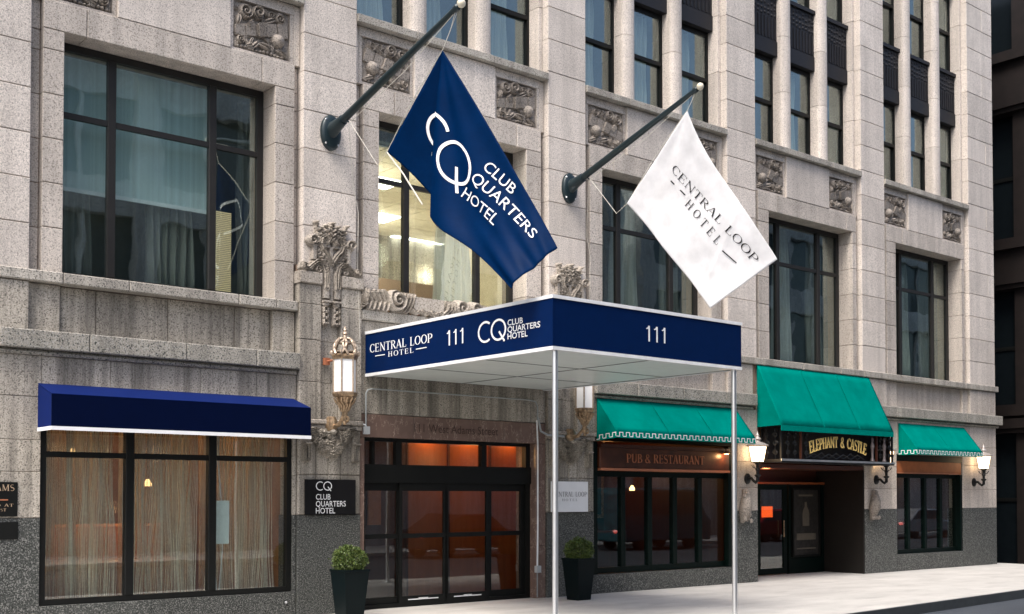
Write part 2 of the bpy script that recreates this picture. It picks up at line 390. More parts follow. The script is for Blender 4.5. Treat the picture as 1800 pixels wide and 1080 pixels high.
# ---------------------------------------------------------------- lettering
def sans(txt, width=None, h=1.0, bold=0.0, spacing=1.0, cut=None):
    """flat letters of the built-in font: 2-D verts (cap height h, left at 0, baseline 0) and faces"""
    cu = bpy.data.curves.new("t", 'FONT'); cu.body = txt; cu.size = 1; cu.offset = bold; cu.space_character = spacing; cu.resolution_u = 4
    o = bpy.data.objects.new("t", cu); COL.objects.link(o)
    dg = bpy.context.evaluated_depsgraph_get(); me = bpy.data.meshes.new_from_object(o.evaluated_get(dg))
    bpy.data.objects.remove(o); bpy.data.curves.remove(cu)
    bm = bmesh.new(); bm.from_mesh(me); bpy.data.meshes.remove(me)
    xs = [v.co.x for v in bm.verts]; ys = [v.co.y for v in bm.verts]
    x0, x1 = min(xs), max(xs); y0 = min(0, 0); y1 = max(ys)
    ref = .73
    sy = h / ref; sx = sy if width is None else width / (x1 - x0)
    for v in bm.verts: v.co = ((v.co.x - x0) * sx, v.co.y * sy, 0)
    if cut:
        W = (x1 - x0) * sx
        for ax, lim in ((0, W), (1, h)):
            k = 1
            while k * cut < lim:
                co = [0, 0, 0]; co[ax] = k * cut; no = [0, 0, 0]; no[ax] = 1
                bmesh.ops.bisect_plane(bm, geom=bm.verts[:] + bm.edges[:] + bm.faces[:], plane_co=co, plane_no=no); k += 1
    bm.verts.ensure_lookup_table()
    bm.verts.index_update()
    r = ([(v.co.x, v.co.y) for v in bm.verts], [tuple(v.index for v in f.verts) for f in bm.faces]); bm.free(); return r
def ones(width, h):
    g = G2(); p = .36
    for k in range(3):
        x = .2 + k * p; g.rect(x - .035, x + .035, 0, 1); g.ribbon([(x - .13, .80), (x - .06, .84), (x - .02, .93), (x, 1)], .07)
    return [(a * width / 1.0, b * h) for a, b in g.v], g.f
class G2:                                             # roman capitals drawn as strokes: thick stems, thin bars, slab serifs
    def __init__(s): s.v = []; s.f = []
    def poly(s, p):
        k = len(s.v); s.v += p; s.f.append(tuple(range(k, k + len(p))))
    def rect(s, x0, x1, y0, y1): s.poly([(x0, y0), (x1, y0), (x1, y1), (x0, y1)])
    def ribbon(s, pts, ws):
        L = []
        for i, p in enumerate(pts):
            a = pts[max(i - 1, 0)]; b = pts[min(i + 1, len(pts) - 1)]; dx, dy = b[0] - a[0], b[1] - a[1]; q = math.hypot(dx, dy)
            wd = ws[i] if hasattr(ws, '__len__') else ws
            L.append(((p[0] - dy / q * wd / 2, p[1] + dx / q * wd / 2), (p[0] + dy / q * wd / 2, p[1] - dx / q * wd / 2)))
        k = len(s.v)
        for a, b in L: s.v += [a, b]
        for i in range(len(L) - 1): s.f.append((k + 2 * i + 1, k + 2 * i + 3, k + 2 * i + 2, k + 2 * i))
    def arc(s, cx, cy, rx, ry, a0, a1, thick, thin, n=18):
        P = []; Wd = []
        for i in range(n + 1):
            a = R(a0 + (a1 - a0) * i / n); P.append((cx + rx * math.cos(a), cy + ry * math.sin(a)))
            Wd.append(thin + (thick - thin) * abs(math.cos(a)) ** 1.3)
        s.ribbon(P, Wd)
def glyph(ch, K=.135, k=.055):
    g = G2(); sf = .07; st = .035
    def stem(x, y0=0, y1=1, w=K, b=1, t=1):
        g.rect(x - w / 2, x + w / 2, y0 + (st if b else 0), y1 - (st if t else 0))
        if b: g.rect(x - w / 2 - sf, x + w / 2 + sf, y0, y0 + st)
        if t: g.rect(x - w / 2 - sf, x + w / 2 + sf, y1 - st, y1)
    def hb(x0, x1, y, w=k): g.rect(x0, x1, y - w / 2, y + w / 2)
    if ch == 'E':
        stem(.15); hb(.2, .58, .972); hb(.2, .5, .52); hb(.2, .62, .028); g.rect(.56, .6, .78, .945); g.rect(.6, .64, .055, .24); g.rect(.48, .515, .42, .62); return g, .68
    if ch == 'L': stem(.15); hb(.2, .58, .028); g.rect(.56, .6, .055, .26); return g, .62
    if ch == 'H': stem(.15); stem(.65); hb(.2, .6, .52); return g, .8
    if ch == 'T': stem(.35, t=0); hb(.02, .68, .972); g.rect(.02, .055, .76, .945); g.rect(.645, .68, .76, .945); return g, .7
    if ch == 'N': stem(.14, w=k * 1.2); stem(.7, w=k * 1.2, b=0); g.ribbon([(.1, 1), (.72, 0)], K); return g, .84
    if ch in 'O0Q': g.arc(.41, .5, .34, .475, 0, 360, K * 1.1, k, 30); return g, .82
    if ch == 'C': g.arc(.42, .5, .34, .475, 42, 318, K * 1.1, k, 26); g.rect(.66, .7, .7, .95); return g, .74
    if ch == 'A': g.ribbon([(.08, .03), (.38, 1)], k * 1.2); g.ribbon([(.38, 1), (.68, .03)], K * 1.1); hb(.2, .56, .33, k * .9); g.rect(-.02, .19, 0, st); g.rect(.55, .8, 0, st); return g, .78
    if ch == 'R': stem(.15); g.arc(.3, .745, .27, .225, 90, -90, K, k, 14); hb(.2, .32, .97); hb(.2, .32, .52); g.ribbon([(.36, .5), (.66, .02)], K); g.rect(.6, .76, 0, st); return g, .74
    if ch == 'P': stem(.15); g.arc(.32, .72, .28, .25, 90, -90, K, k, 14); hb(.2, .33, .97); hb(.2, .33, .47); return g, .66
    if ch == 'B': stem(.15); g.arc(.3, .755, .24, .218, 90, -90, K, k, 12); g.arc(.32, .27, .29, .245, 90, -90, K, k, 14); hb(.2, .33, .97); hb(.2, .33, .525); hb(.2, .33, .028); return g, .68
    if ch == 'D': stem(.15); g.arc(.28, .5, .42, .472, 90, -90, K * 1.1, k, 20); hb(.2, .3, .972); hb(.2, .3, .028); return g, .78
    if ch == 'U': stem(.15, .25, 1, b=0); stem(.65, .25, 1, w=k * 1.2, b=0); g.arc(.4, .27, .25, .245, 180, 360, K * .9, k, 14); return g, .8
    if ch == 'S':
        P = []; Wd = []
        for i in range(25):
            q = i / 24; a = R(40 + 230 * q * 2) if q < .5 else R(90 - 230 * (q - .5) * 2)
            P.append((.3 + .21 * math.cos(a), .745 + .225 * math.sin(a)) if q < .5 else (.3 + .24 * math.cos(a), .265 + .24 * math.sin(a)))
            Wd.append(k + (K - k) * math.exp(-((q - .5) / .16) ** 2))
        g.ribbon(P, Wd); return g, .6
    if ch == '&':
        g.arc(.36, .76, .17, .21, -60, 240, k * 1.4, k, 16); g.arc(.32, .27, .26, .25, 110, 330, K, k, 16); g.ribbon([(.26, .62), (.74, .02)], K); return g, .8
    if ch == 'M': stem(.13, w=k * 1.2); stem(.82, w=K); g.ribbon([(.13, 1), (.46, .06)], K); g.ribbon([(.46, .06), (.8, 1)], k); return g, .97
    if ch == '-': hb(.05, .9, .48, .07); return g, .95
    return g, .4
def serif(txt, width=None, h=1.0, track=.06, K=.135, k=.055):
    vs = []; fs = []; x = 0; lay = []; li = 0
    for ch in txt:
        g, adv = glyph(ch, K, k); o = len(vs)
        vs += [(p[0] + x, p[1]) for p in g.v]
        for f in g.f:
            fs.append(tuple(i + o for i in f))
        x += adv + track
    x -= track; sx = h if width is None else width / x
    return [(p[0] * sx, p[1] * h) for p in vs], fs
def cq(K=.085, cut=True):
    """thin ring letters C and Q; cap height 1, width about 1.75"""
    g = G2(); g.arc(.5, .5, .46, .46, 52, 308, K, K, 40); g.arc(1.37, .5, .46, .46, 0, 360, K, K, 56)
    g.ribbon([(1.41, .42), (1.55, .22), (1.67, .06), (1.77, -.06)], K); return g.v, g.f
def letter_groups(vf):
    vs, fs = vf; it = sorted((min(vs[i][0] for i in f), max(vs[i][0] for i in f), k) for k, f in enumerate(fs)); out = []; hi = -9e9
    for a, b, k in it:
        if a > hi + 1e-5: out.append([])
        out[-1].append(k); hi = max(hi, b)
    return out
def build_letters(mb, mat, c, name="letter"):
    used = set()
    for g in getattr(mb, 'g', []):
        m2 = MB()
        for k in g: m2.add([mb.v[i] for i in mb.f[k]], [tuple(range(len(mb.f[k])))]); used.add(k)
        m2.build(name, mat, c)
    for k, f in enumerate(mb.f):
        if k not in used: MB().add([mb.v[i] for i in f], [tuple(range(len(f)))]).build("dash", mat, c)
def put(mb, vf, o, ux, uz, n, ox=0, oz=0, off=.004, thick=.003):
    """lay flat letters on a plane: origin o, right ux, up uz, outward n; each face a hair further out so none coincide"""
    vs, fs = vf; o, ux, uz, n = map(Vector, (o, ux, uz, n))
    k0 = len(mb.f); mb.g = getattr(mb, 'g', [])
    if thick <= .004: mb.g += [[k + k0 for k in g] for g in letter_groups(vf)]
    for j, f in enumerate(fs):
        d = n * (off + thick + .0004 * (j % 5))
        top = [o + ux * (vs[i][0] + ox) + uz * (vs[i][1] + oz) + d for i in f]
        if thick > .004: mb.prism(top, -n * thick)
        else: mb.add(top, [tuple(range(len(top)))])
    return mb

# ================================================================ SETTING
D = 14.25; B = D + .10; GL = B + .30                  # pier face, bay face, window plane
def kerb_y(x): return 9.51 + .08 * (x - 14.1)
mb = MB(); xa, xb = -30, 27.95
mb.prism([(xa, kerb_y(xa) + .05, -.3), (xb, kerb_y(xb) + .05, -.3), (xb, D + 1.6, -.3), (xa, D + 1.6, -.3)], (0, 0, .3))
mb.build("pavement", 'paving', kind='structure')
mb = MB(); mb.prism([(xa, kerb_y(xa), -.3), (70, kerb_y(70), -.3), (70, kerb_y(70) + .05, -.3), (xa, kerb_y(xa) + .05, -.3)], (0, 0, .297))
mb.build("kerb", plain("dark_grey_kerb", (.035, .04, .043), .5, var=.25), kind='structure')  # kerb strip much darker than the paving
mb = MB(); mb.box(-120, 160, -30, 120, -.5, -.15); mb.build("road", 'road', kind='structure')
mb = MB(); mb.box(-60, 100, -4.6, -.55, -.14, -.03); mb.build("far_pavement", 'paving', kind='structure')

# ================================================================ HOTEL
H = empty("hotel_building", (16, D + 3, 0), "pale stone hotel block with carved panels and dark steel windows, filling most of the view", "building")
PIERS = [(2.9, 4.41), (8.10, 8.98), (12.70, 13.565), (17.28, 18.15), (21.76, 22.66), (26.27, 27.48)]
BAYS = [(4.41, 8.10), (8.98, 12.70), (13.565, 17.28), (18.15, 21.76), (22.66, 26.27)]
WINS = [(4.82, 7.69), (9.41, 12.27), (14.02, 16.88), (18.64, 21.50), (23.19, 26.02)]
def ztop(x): return 8.3 + (x - 4) * .29 + .4          # just above the picture's upper edge at x
CZ = [4.92 + .545 * i for i in range(24)]
# upper piers: one stone to a course
for i, (x0, x1) in enumerate(PIERS):
    zb = 4.35 if i in (0, 3, 4, 5) else 4.375
    zz = [zb] + [z for z in CZ if z < ztop(x1) + .6]
    for k in range(len(zz) - 1):
        if i == 5 and k % 3 == 1:                      # the corner pier has some two-stone courses and patches
            m = x1 - random.choice((.35, .5, .3)); block("pier_stone", 'stone', H, x0, m, D, D + .4, zz[k], zz[k + 1]); block("pier_stone", 'stone', H, m, x1, D, D + .4, zz[k], zz[k + 1])
        else: block("pier_stone", 'stone', H, x0, x1, D, D + .4, zz[k], zz[k + 1])
    MB().box(x0 + .015, x1 - .015, D + .022, D + .5, 4.36, 16).build("mortar_wall", 'mortar', H)
    if i not in (1, 2): MB().box(x0 + .015, x1 - .015, D + .022, D + .5, 3.4, 4.36).build("mortar_wall", 'mortar', H)
for a, b in ((2.9, 4.54), (17.52, 18.14), (21.83, 23.03), (25.9, 27.44)): MB().box(a, b, D + .06, D + .34, 0, 3.4).build("mortar_wall", 'mortar', H)
# side wall round the corner and plain mass behind
MB().box(2.9, 27.46, D + 5.6, D + 14, 0, 16).build("core_wall", 'low', H)
MB().box(27.30, 27.465, D + .45, D + 14, 0, 16).build("side_wall", 'stone', H)
MB().box(2.9, 27.46, D + .5, D + 14, 16, 16.4).build("roof", 'low', H)
# ---- bays
def window(name, x0, x1, z0, z1, y, vx, hz, fw=.08, mw=.1, th=.035, fmat='frame', gmat='glass', top=None, frame_d=.07, thin=None):
    top = fw if top is None else top
    mb = MB(); mb.box(x0, x0 + fw, y, y + frame_d, z0, z1); mb.box(x1 - fw, x1, y, y + frame_d, z0, z1)
    mb.box(x0 + fw, x1 - fw, y, y + frame_d, z1 - top, z1); mb.box(x0 + fw, x1 - fw, y, y + frame_d, z0, z0 + fw)
    f = mb.build(name, fmat, H)
    xs = [x0 + fw] + [q for v in vx for q in (v - mw / 2, v + mw / 2)] + [x1 - fw]
    for v in vx: MB().cbox(v - mw / 2, v + mw / 2, y - .012, y + frame_d, z0 + fw, z1 - top, .008).build("mullion", fmat, f)
    zs = [z0 + fw] + [q for v in hz for q in (v - th, v + th)] + [z1 - top]
    for k in range(0, len(xs), 2):
        for v in hz: MB().box(xs[k], xs[k + 1], y + .004, y + frame_d - .004, v - th, v + th).build("transom", fmat, f)
        for j in range(0, len(zs), 2):
            MB().box(xs[k], xs[k + 1], y + .035, y + .043, zs[j], zs[j + 1]).build("pane", gmat, f)
    return f
def room(x0, x1, y0, y1, z0, z1, mat, floor=None):
    mb = MB(); t = .05
    mb.box(x0 - t, x1 + t, y1, y1 + t, z0 - t, z1 + t); mb.box(x0 - t, x0, y0, y1, z0 - t, z1 + t); mb.box(x1, x1 + t, y0, y1, z0 - t, z1 + t)
    mb.box(x0, x1, y0, y1, z1, z1 + t); mb.box(x0, x1, y0, y1, z0 - t, z0)
    return mb.build("room", mat, H)
# relief panels ---------------------------------------------------------------
def relief_mesh(flip, lite=False):
    nx, nz = 150, 116; X, Z = np.meshgrid(np.linspace(0, 1.3, nx), np.linspace(0, 1, nz), indexing='ij'); h = np.zeros_like(X)
    def mx(a): np.maximum(h, a, out=h)
    def disk(cx, cz, r, ht, turns=2.2):
        d = np.hypot(X - cx, Z - cz); th = np.arctan2(Z - cz, X - cx)
        sp = .5 + .5 * np.cos(2 * np.pi * (d / r * turns) - th)
        mx(np.where(d < r, ht * (.35 + .65 * sp) * np.clip((1 - d / r) * 6, 0, 1), 0))
    def ball(cx, cz, r, ht): d = np.hypot(X - cx, Z - cz); mx(np.where(d < r, ht * np.sqrt(np.clip(1 - (d / r) ** 2, 0, 1)), 0))
    def leaf(cx, cz, L, wd, a, ht):
        c, s = math.cos(a), math.sin(a); u = (X - cx) * c + (Z - cz) * s; v = -(X - cx) * s + (Z - cz) * c
        e = 1 - (u / L) ** 2 - (v / wd) ** 2; mx(np.where(e > 0, ht * np.sqrt(np.clip(e, 0, 1)) * (.45 + .55 * np.clip(np.abs(v) / wd * 2.5, 0, 1)), 0))
    def bar(ax, az, bx, bz, w0, w1, ht):
        L = math.hypot(bx - ax, bz - az); c, s = (bx - ax) / L, (bz - az) / L; u = ((X - ax) * c + (Z - az) * s) / L; v = -(X - ax) * s + (Z - az) * c
        ww = w0 + (w1 - w0) * u; ins = (u > 0) & (u < 1) & (np.abs(v) < ww); mx(np.where(ins, ht * (.8 + .2 * (v / ww)) * (1 - .35 * (np.abs((u * 5) % 1 - .5) > .46)), 0))
    rs = random.Random(3)
    for i in range(34): leaf(rs.uniform(.05, 1.25), rs.uniform(.03, .97), rs.uniform(.07, .14), rs.uniform(.03, .055), rs.uniform(0, 6.3), rs.uniform(.3, .6))
    disk(.27, .8, .17, .9); disk(.56, .84, .15, .95, 1.8); disk(1.06, .83, .12, .8); disk(.16, .2, .1, .7); disk(.86, .86, .09, .7)
    leaf(.84, .74, .16, .07, .5, .8); leaf(.12, .6, .13, .06, 1.4, .8)
    bar(.02, .36, 1.24, .62, .10, .15, .62); bar(.55, .46, .75, .52, .13, .13, 1.0); bar(.34, .5, .44, .56, .08, .09, .95)
    ball(1.02, .36, .15, 1.25); leaf(.72, .17, .15, .07, -.3, .9); leaf(.5, .16, .12, .06, .8, .8); leaf(1.12, .12, .16, .05, -.4, .8); leaf(.36, .12, .1, .05, .4, .75)
    for i in range(14): ball(.1 + .085 * i, .05 + .02 * math.sin(i), .04, .5)
    if flip: h = h[::-1]
    edge = np.minimum(np.minimum(X, 1.3 - X), np.minimum(Z, 1 - Z)); h *= np.clip(edge * 30, 0, 1)
    mb = MB(); k = .11; sx = .86 / 1.3; sz = .67
    vs = [(X[i, j] * sx, -h[i, j] * k, Z[i, j] * sz) for i in range(nx) for j in range(nz)]
    mb.add(vs, [(i * nz + j, (i + 1) * nz + j, (i + 1) * nz + j + 1, i * nz + j + 1) for i in range(nx - 1) for j in range(nz - 1)])
    mb.box(0, .86, .001, .03, 0, .67)
    return mb
REL = {}
def relief(x, flip):
    if flip not in REL:
        o = relief_mesh(flip).build("relief_panel", 'relief', H, origin=(0, 0, 0), smooth=True); REL[flip] = o.data
        bpy.data.objects.remove(o)
    o = bpy.data.objects.new("relief_panel", REL[flip]); link(o, H, (x, B + .045, 7.755))
    mb = MB(); a = x - .055; b = x + .915
    for q in ((a, x - .002), (x + .862, b)): mb.box(q[0], q[1], B + .006, B + .09, 7.755, 8.425)
    mb.box(a, b, B + .002, B + .09, 7.715, 7.753); mb.box(a, b, B - .006, B + .09, 8.427, 8.56)
    mb.build("panel_frame", 'stone_jamb', H)
for i, ((x0, x1), (a, b)) in enumerate(zip(BAYS, WINS)):
    # window jambs: stones through the reveal
    js = [4.37] + [z for z in CZ if 4.5 < z < 7.2] + [7.35]
    for k in range(len(js) - 1):
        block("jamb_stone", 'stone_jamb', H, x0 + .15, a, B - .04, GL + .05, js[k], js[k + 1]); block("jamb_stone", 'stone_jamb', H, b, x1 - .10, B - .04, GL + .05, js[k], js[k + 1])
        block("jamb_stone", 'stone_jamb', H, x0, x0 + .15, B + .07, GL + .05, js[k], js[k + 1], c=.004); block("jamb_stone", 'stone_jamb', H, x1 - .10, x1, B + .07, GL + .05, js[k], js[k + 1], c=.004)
    MB().box(x0, a - .014, B + .085, GL + .3, 3.3, 7.6).build("mortar_wall", 'mortar', H); MB().box(b + .014, x1, B + .085, GL + .3, 3.3, 7.6).build("mortar_wall", 'mortar', H)
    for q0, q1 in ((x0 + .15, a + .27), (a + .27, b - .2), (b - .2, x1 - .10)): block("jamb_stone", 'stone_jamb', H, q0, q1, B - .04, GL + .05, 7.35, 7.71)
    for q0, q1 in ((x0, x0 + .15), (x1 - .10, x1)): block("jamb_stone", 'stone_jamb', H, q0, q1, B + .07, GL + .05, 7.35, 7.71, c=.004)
    MB().box(x0, x1, B + .085, GL + .3, 7.5, 7.7).build("mortar_wall", 'mortar', H)
    MB().box(x0, x1, B + .075, GL + .3, 7.7, 8.6).build("mortar_wall", 'mortar', H)
    rl, rr = x0 + .15, x1 - 1.02
    if i > 0: relief(rl, True)
    relief(rr, False)
    if i == 0: relief(rl, True)
    block("stone_block", 'stone', H, rl + .915, rr - .055, B - .04, B + .1, 7.71, 8.565)
    for q0, q1 in ((x0, rl - .055), (rr + .915, x1)): block("stone_block", 'stone_jamb', H, q0, q1, B, B + .1, 7.71, 8.565)
    m = x0 + 1.05
    for q0, q1 in ((x0, m), (m, m + 1.5), (m + 1.5, x1)): block("sill_stone", 'sill', H, q0, q1, D - .03, GL + .1, 8.57, 8.69, g=.003)
    # the big window
    f = window("window", a, b, 4.37, 7.35, GL, [a + .72, a + 2.11], [6.445], fw=.09, mw=.105, th=.035)
    # upper floors
    fl = [(8.69, 10.64, 9.70)] + ([(11.92, 13.87, 12.93)] if i >= 3 else [])
    cx = [(x0 + .09, x0 + 1.06), (x0 + 1.37, x0 + 2.33), (x0 + 2.64, x1 - .09)]
    if i == 0: continue
    for (z0, z1, zr) in fl:
        for q0, q1 in cx:
            mb = MB(); y = GL - .02; w_ = .045
            for r0, r1 in ((q0 - .02, q0 + w_), (q1 - w_, q1 + .02)): mb.box(r0, r1, y, y + .08, z0, z1)
            mb.box(q0 + w_, q1 - w_, y, y + .08, z1 - .09, z1); mb.box(q0 + w_, q1 - w_, y, y + .08, z0, z0 + .06)
            s = mb.build("sash_window", 'black', H)
            MB().box(q0 + w_, q1 - w_, y - .01, y + .07, zr - .035, zr + .035).build("meeting_rail", 'black', s)
            MB().box(q0 + w_, q1 - w_, y + .02, y + .028, zr + .035, z1 - .09).build("pane", 'glass', s)
            MB().box(q0 + w_, q1 - w_, y + .05, y + .058, z0 + .06, zr - .035).build("pane", 'glass', s)
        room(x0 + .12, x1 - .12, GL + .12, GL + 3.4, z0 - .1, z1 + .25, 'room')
    zt = min(ztop(x1) + 1.2, 16)
    # cast iron spandrel panels with ribs and a beaded upper field
    for zs in ([10.64] + ([13.87] if i >= 3 else [])):
        for q0, q1 in cx:
            y = GL - .12; mb = MB(); mb.box(q0 - .03, q1 + .03, y, y + .2, zs, zs + 1.28); mb.box(q0 - .03, q1 + .03, y - .05, y, zs + 1.2, zs + 1.28)
            mb.box(q0 - .03, q1 + .03, y - .02, y, zs, zs + .3)
            sp = mb.build("spandrel_panel", 'spand', H)
            mb = MB(); n = 9
            for k in range(n):
                xx = q0 + .06 + (q1 - q0 - .12) * k / (n - 1); mb.box(xx - .02, xx + .02, y - .018, y, zs + .33, zs + .76)
            mb.build("flute", 'spand', sp, kind='stuff')
            mb = MB(); rs = random.Random(5)
            for a_ in range(9):
                for b_ in range(4): mb.blob((q0 + .05 + (q1 - q0 - .1) * a_ / 8, y - .004, zs + .83 + .1 * b_ + rs.uniform(-.02, .02)), (.036, .02, .032), 6, 4)
            mb.build("cast_leaf", 'spand', sp, kind='stuff')
    # rounded mullion shafts between the upper windows, course by course
    for q in (x0 + 1.215, x0 + 2.485):
        zz = [8.69, 9.9, 11.05, 12.2, 13.35, 14.5, 15.65]
        for k in range(len(zz) - 1):
            if zz[k] > zt: break
            pr = []
            for t in range(9):
                an = math.pi * t / 8; pr.append((q - .155 * math.cos(an), B + .01 + .09 * (1 - math.sin(an)), zz[k] + .004))
            pr += [(q + .155, GL + .08, zz[k] + .004), (q - .155, GL + .08, zz[k] + .004)]
            MB().prism(pr, (0, 0, zz[k + 1] - zz[k] - .008)).build("mullion_stone", 'stone', H)
    # slim bright returns beside the piers
    for q0, q1 in ((x0, x0 + .09), (x1 - .09, x1)):
        zz = [8.69, 9.825, 10.915, 12.0, 13.1, 14.2, 15.3]
        for k in range(len(zz) - 1):
            if zz[k] < zt: block("stone_block", 'stone', H, q0, q1, B + .04, GL + .1, zz[k], zz[k + 1], c=.004)
# bay one above the frame's edge: a plain closing wall
MB().box(4.41, 8.10, B, GL + .3, 8.69, 16).build("wall", 'stone_jamb', H)
for i in (1, 2):
    MB().box(BAYS[i][0], BAYS[i][1], GL - .1, GL + .3, 11.93, 16).build("wall", 'stone_jamb', H)
for i in (3, 4): MB().box(BAYS[i][0], BAYS[i][1], GL - .1, GL + .3, 15.16, 16).build("wall", 'stone_jamb', H)

# ---- window sill course, spandrel course and cornice
def course(name, mat, xs, y0, y1, z0, z1, **k):
    for a, b in zip(xs[:-1], xs[1:]): block(name, mat, H, a, b, y0, y1, z0, z1, g=k.get('g', .003), c=k.get('c', .012))
course("sill_stone", 'sill', [2.9, 4.05, 4.80, 5.62, 7.12, 7.68, 8.015], D - .04, GL + .08, 4.23, 4.37)
course("sill_stone", 'sill', [13.68, 14.0, 15.5, 16.9, 17.72], D - .05, GL + .08, 4.23, 4.37)
course("sill_stone", 'sill', [17.72, 18.3, 19.6, 20.9, 21.76, 22.66, 23.2, 24.6, 26.0, 26.5, 27.56], D - .05, GL + .08, 4.23, 4.37)
course("cornice_stone", 'cornice', [2.9, 4.05, 5.1, 6.35, 7.35, 8.012], D - .12, D + .3, 3.41, 3.64)
course("cornice_stone", 'cornice', [13.70, 14.7, 15.9, 17.1, 18.03], D - .12, D + .3, 3.41, 3.64)
course("cornice_stone", 'cornice', [21.95, 22.9, 23.05, 25.9, 26.5, 27.62], D - .12, D + .3, 3.41, 3.64)
MB().cbox(2.9, 8.0, D - .06, D + .2, 3.345, 3.408, .03).build("cornice_moulding", 'cornice', H)
MB().cbox(13.72, 18.0, D - .06, D + .2, 3.345, 3.408, .03).build("cornice_moulding", 'cornice', H)
MB().cbox(21.97, 27.55, D - .06, D + .2, 3.345, 3.408, .03).build("cornice_moulding", 'cornice', H)
def spand(xs, ys, z0=3.643, z1=4.227, mat='low'):
    for a, b, y in zip(xs[:-1], xs[1:], ys): block("stone_block", mat, H, a, b, y, D + .4, z0, z1, g=.004)
spand([2.9, 4.41, 4.80, 5.26, 6.2, 7.14, 7.67, 8.015], [D, D + .07, D + .14, D + .14, D + .14, D + .14, D + .06])
spand([13.68, 14.0, 15.0, 16.0, 16.9, 17.28, 18.03], [D + .06, D + .14, D + .14, D + .14, D + .06, D], mat='stone_jamb')
spand([18.03, 18.6, 20, 21.5, 21.95], [D + .06, D + .14, D + .14, D + .06], mat='stone_jamb')
spand([21.95, 22.66, 23.19, 24.2, 25.2, 26.02, 26.27, 27.48], [D, D + .06, D + .12, D + .12, D + .12, D + .06, D], mat='stone_jamb')
MB().box(2.9, 8.0, D + .16, D + .5, 2.5, 4.25).build("mortar_wall", 'mortar', H); MB().box(13.7, 27.46, D + .16, D + .5, 2.75, 4.25).build("mortar_wall", 'mortar', H)
# ---- ground floor stones
def gwall(cols, rows, y=D, mat='low', dep=.35):
    for (a, b) in cols:
        for z0, z1 in zip(rows[:-1], rows[1:]): block("stone_block", mat, H, a, b, y, y + dep, z0, z1, g=.003, c=.004)
gwall([(2.9, 4.05), (4.05, 4.565)], [1.40, 1.95, 2.33, 2.85, 3.345])
gwall([(4.565, 5.4), (5.4, 6.6), (6.6, 7.4), (7.4, 8.015)], [2.56, 3.0, 3.345])
gwall([(7.955, 8.015)], [1.40, 1.95, 2.56])
gwall([(13.72, 15.6), (15.6, 17.55)], [2.72, 3.345])
gwall([(17.55, 18.16)], [1.385, 1.83, 2.33, 2.85, 3.345], mat='stone_jamb')
gwall([(18.16, 20), (20, 21.8)], [3.05, 3.64])
gwall([(21.8, 23.05)], [1.385, 1.83, 2.33, 2.85, 3.345], mat='stone_jamb')
gwall([(23.05, 24.5), (24.5, 25.87)], [2.6, 3.345], mat='stone_jamb')
gwall([(25.87, 27.48)], [1.385, 1.83, 2.40, 2.85, 3.345], mat='stone_jamb')
def granite(cols, z1, z0=0.0, y=D, dep=.4):
    for a, b in cols: block("granite_block", 'granite', H, a, b, y, y + dep, z0, z1, g=.0025, c=.004)
granite([(2.9, 3.7), (3.7, 4.565)], 1.40); granite([(4.565, 5.95), (5.95, 7.3), (7.3, 7.96)], .345); granite([(7.96, 8.015)], 1.40)
granite([(13.72, 15.1), (15.1, 16.35), (16.35, 17.5)], .32); granite([(17.5, 18.16)], 1.385); granite([(21.8, 23.05)], 1.385)
granite([(23.05, 24.5), (24.5, 25.87)], .37); granite([(25.87, 27.48)], 1.385)
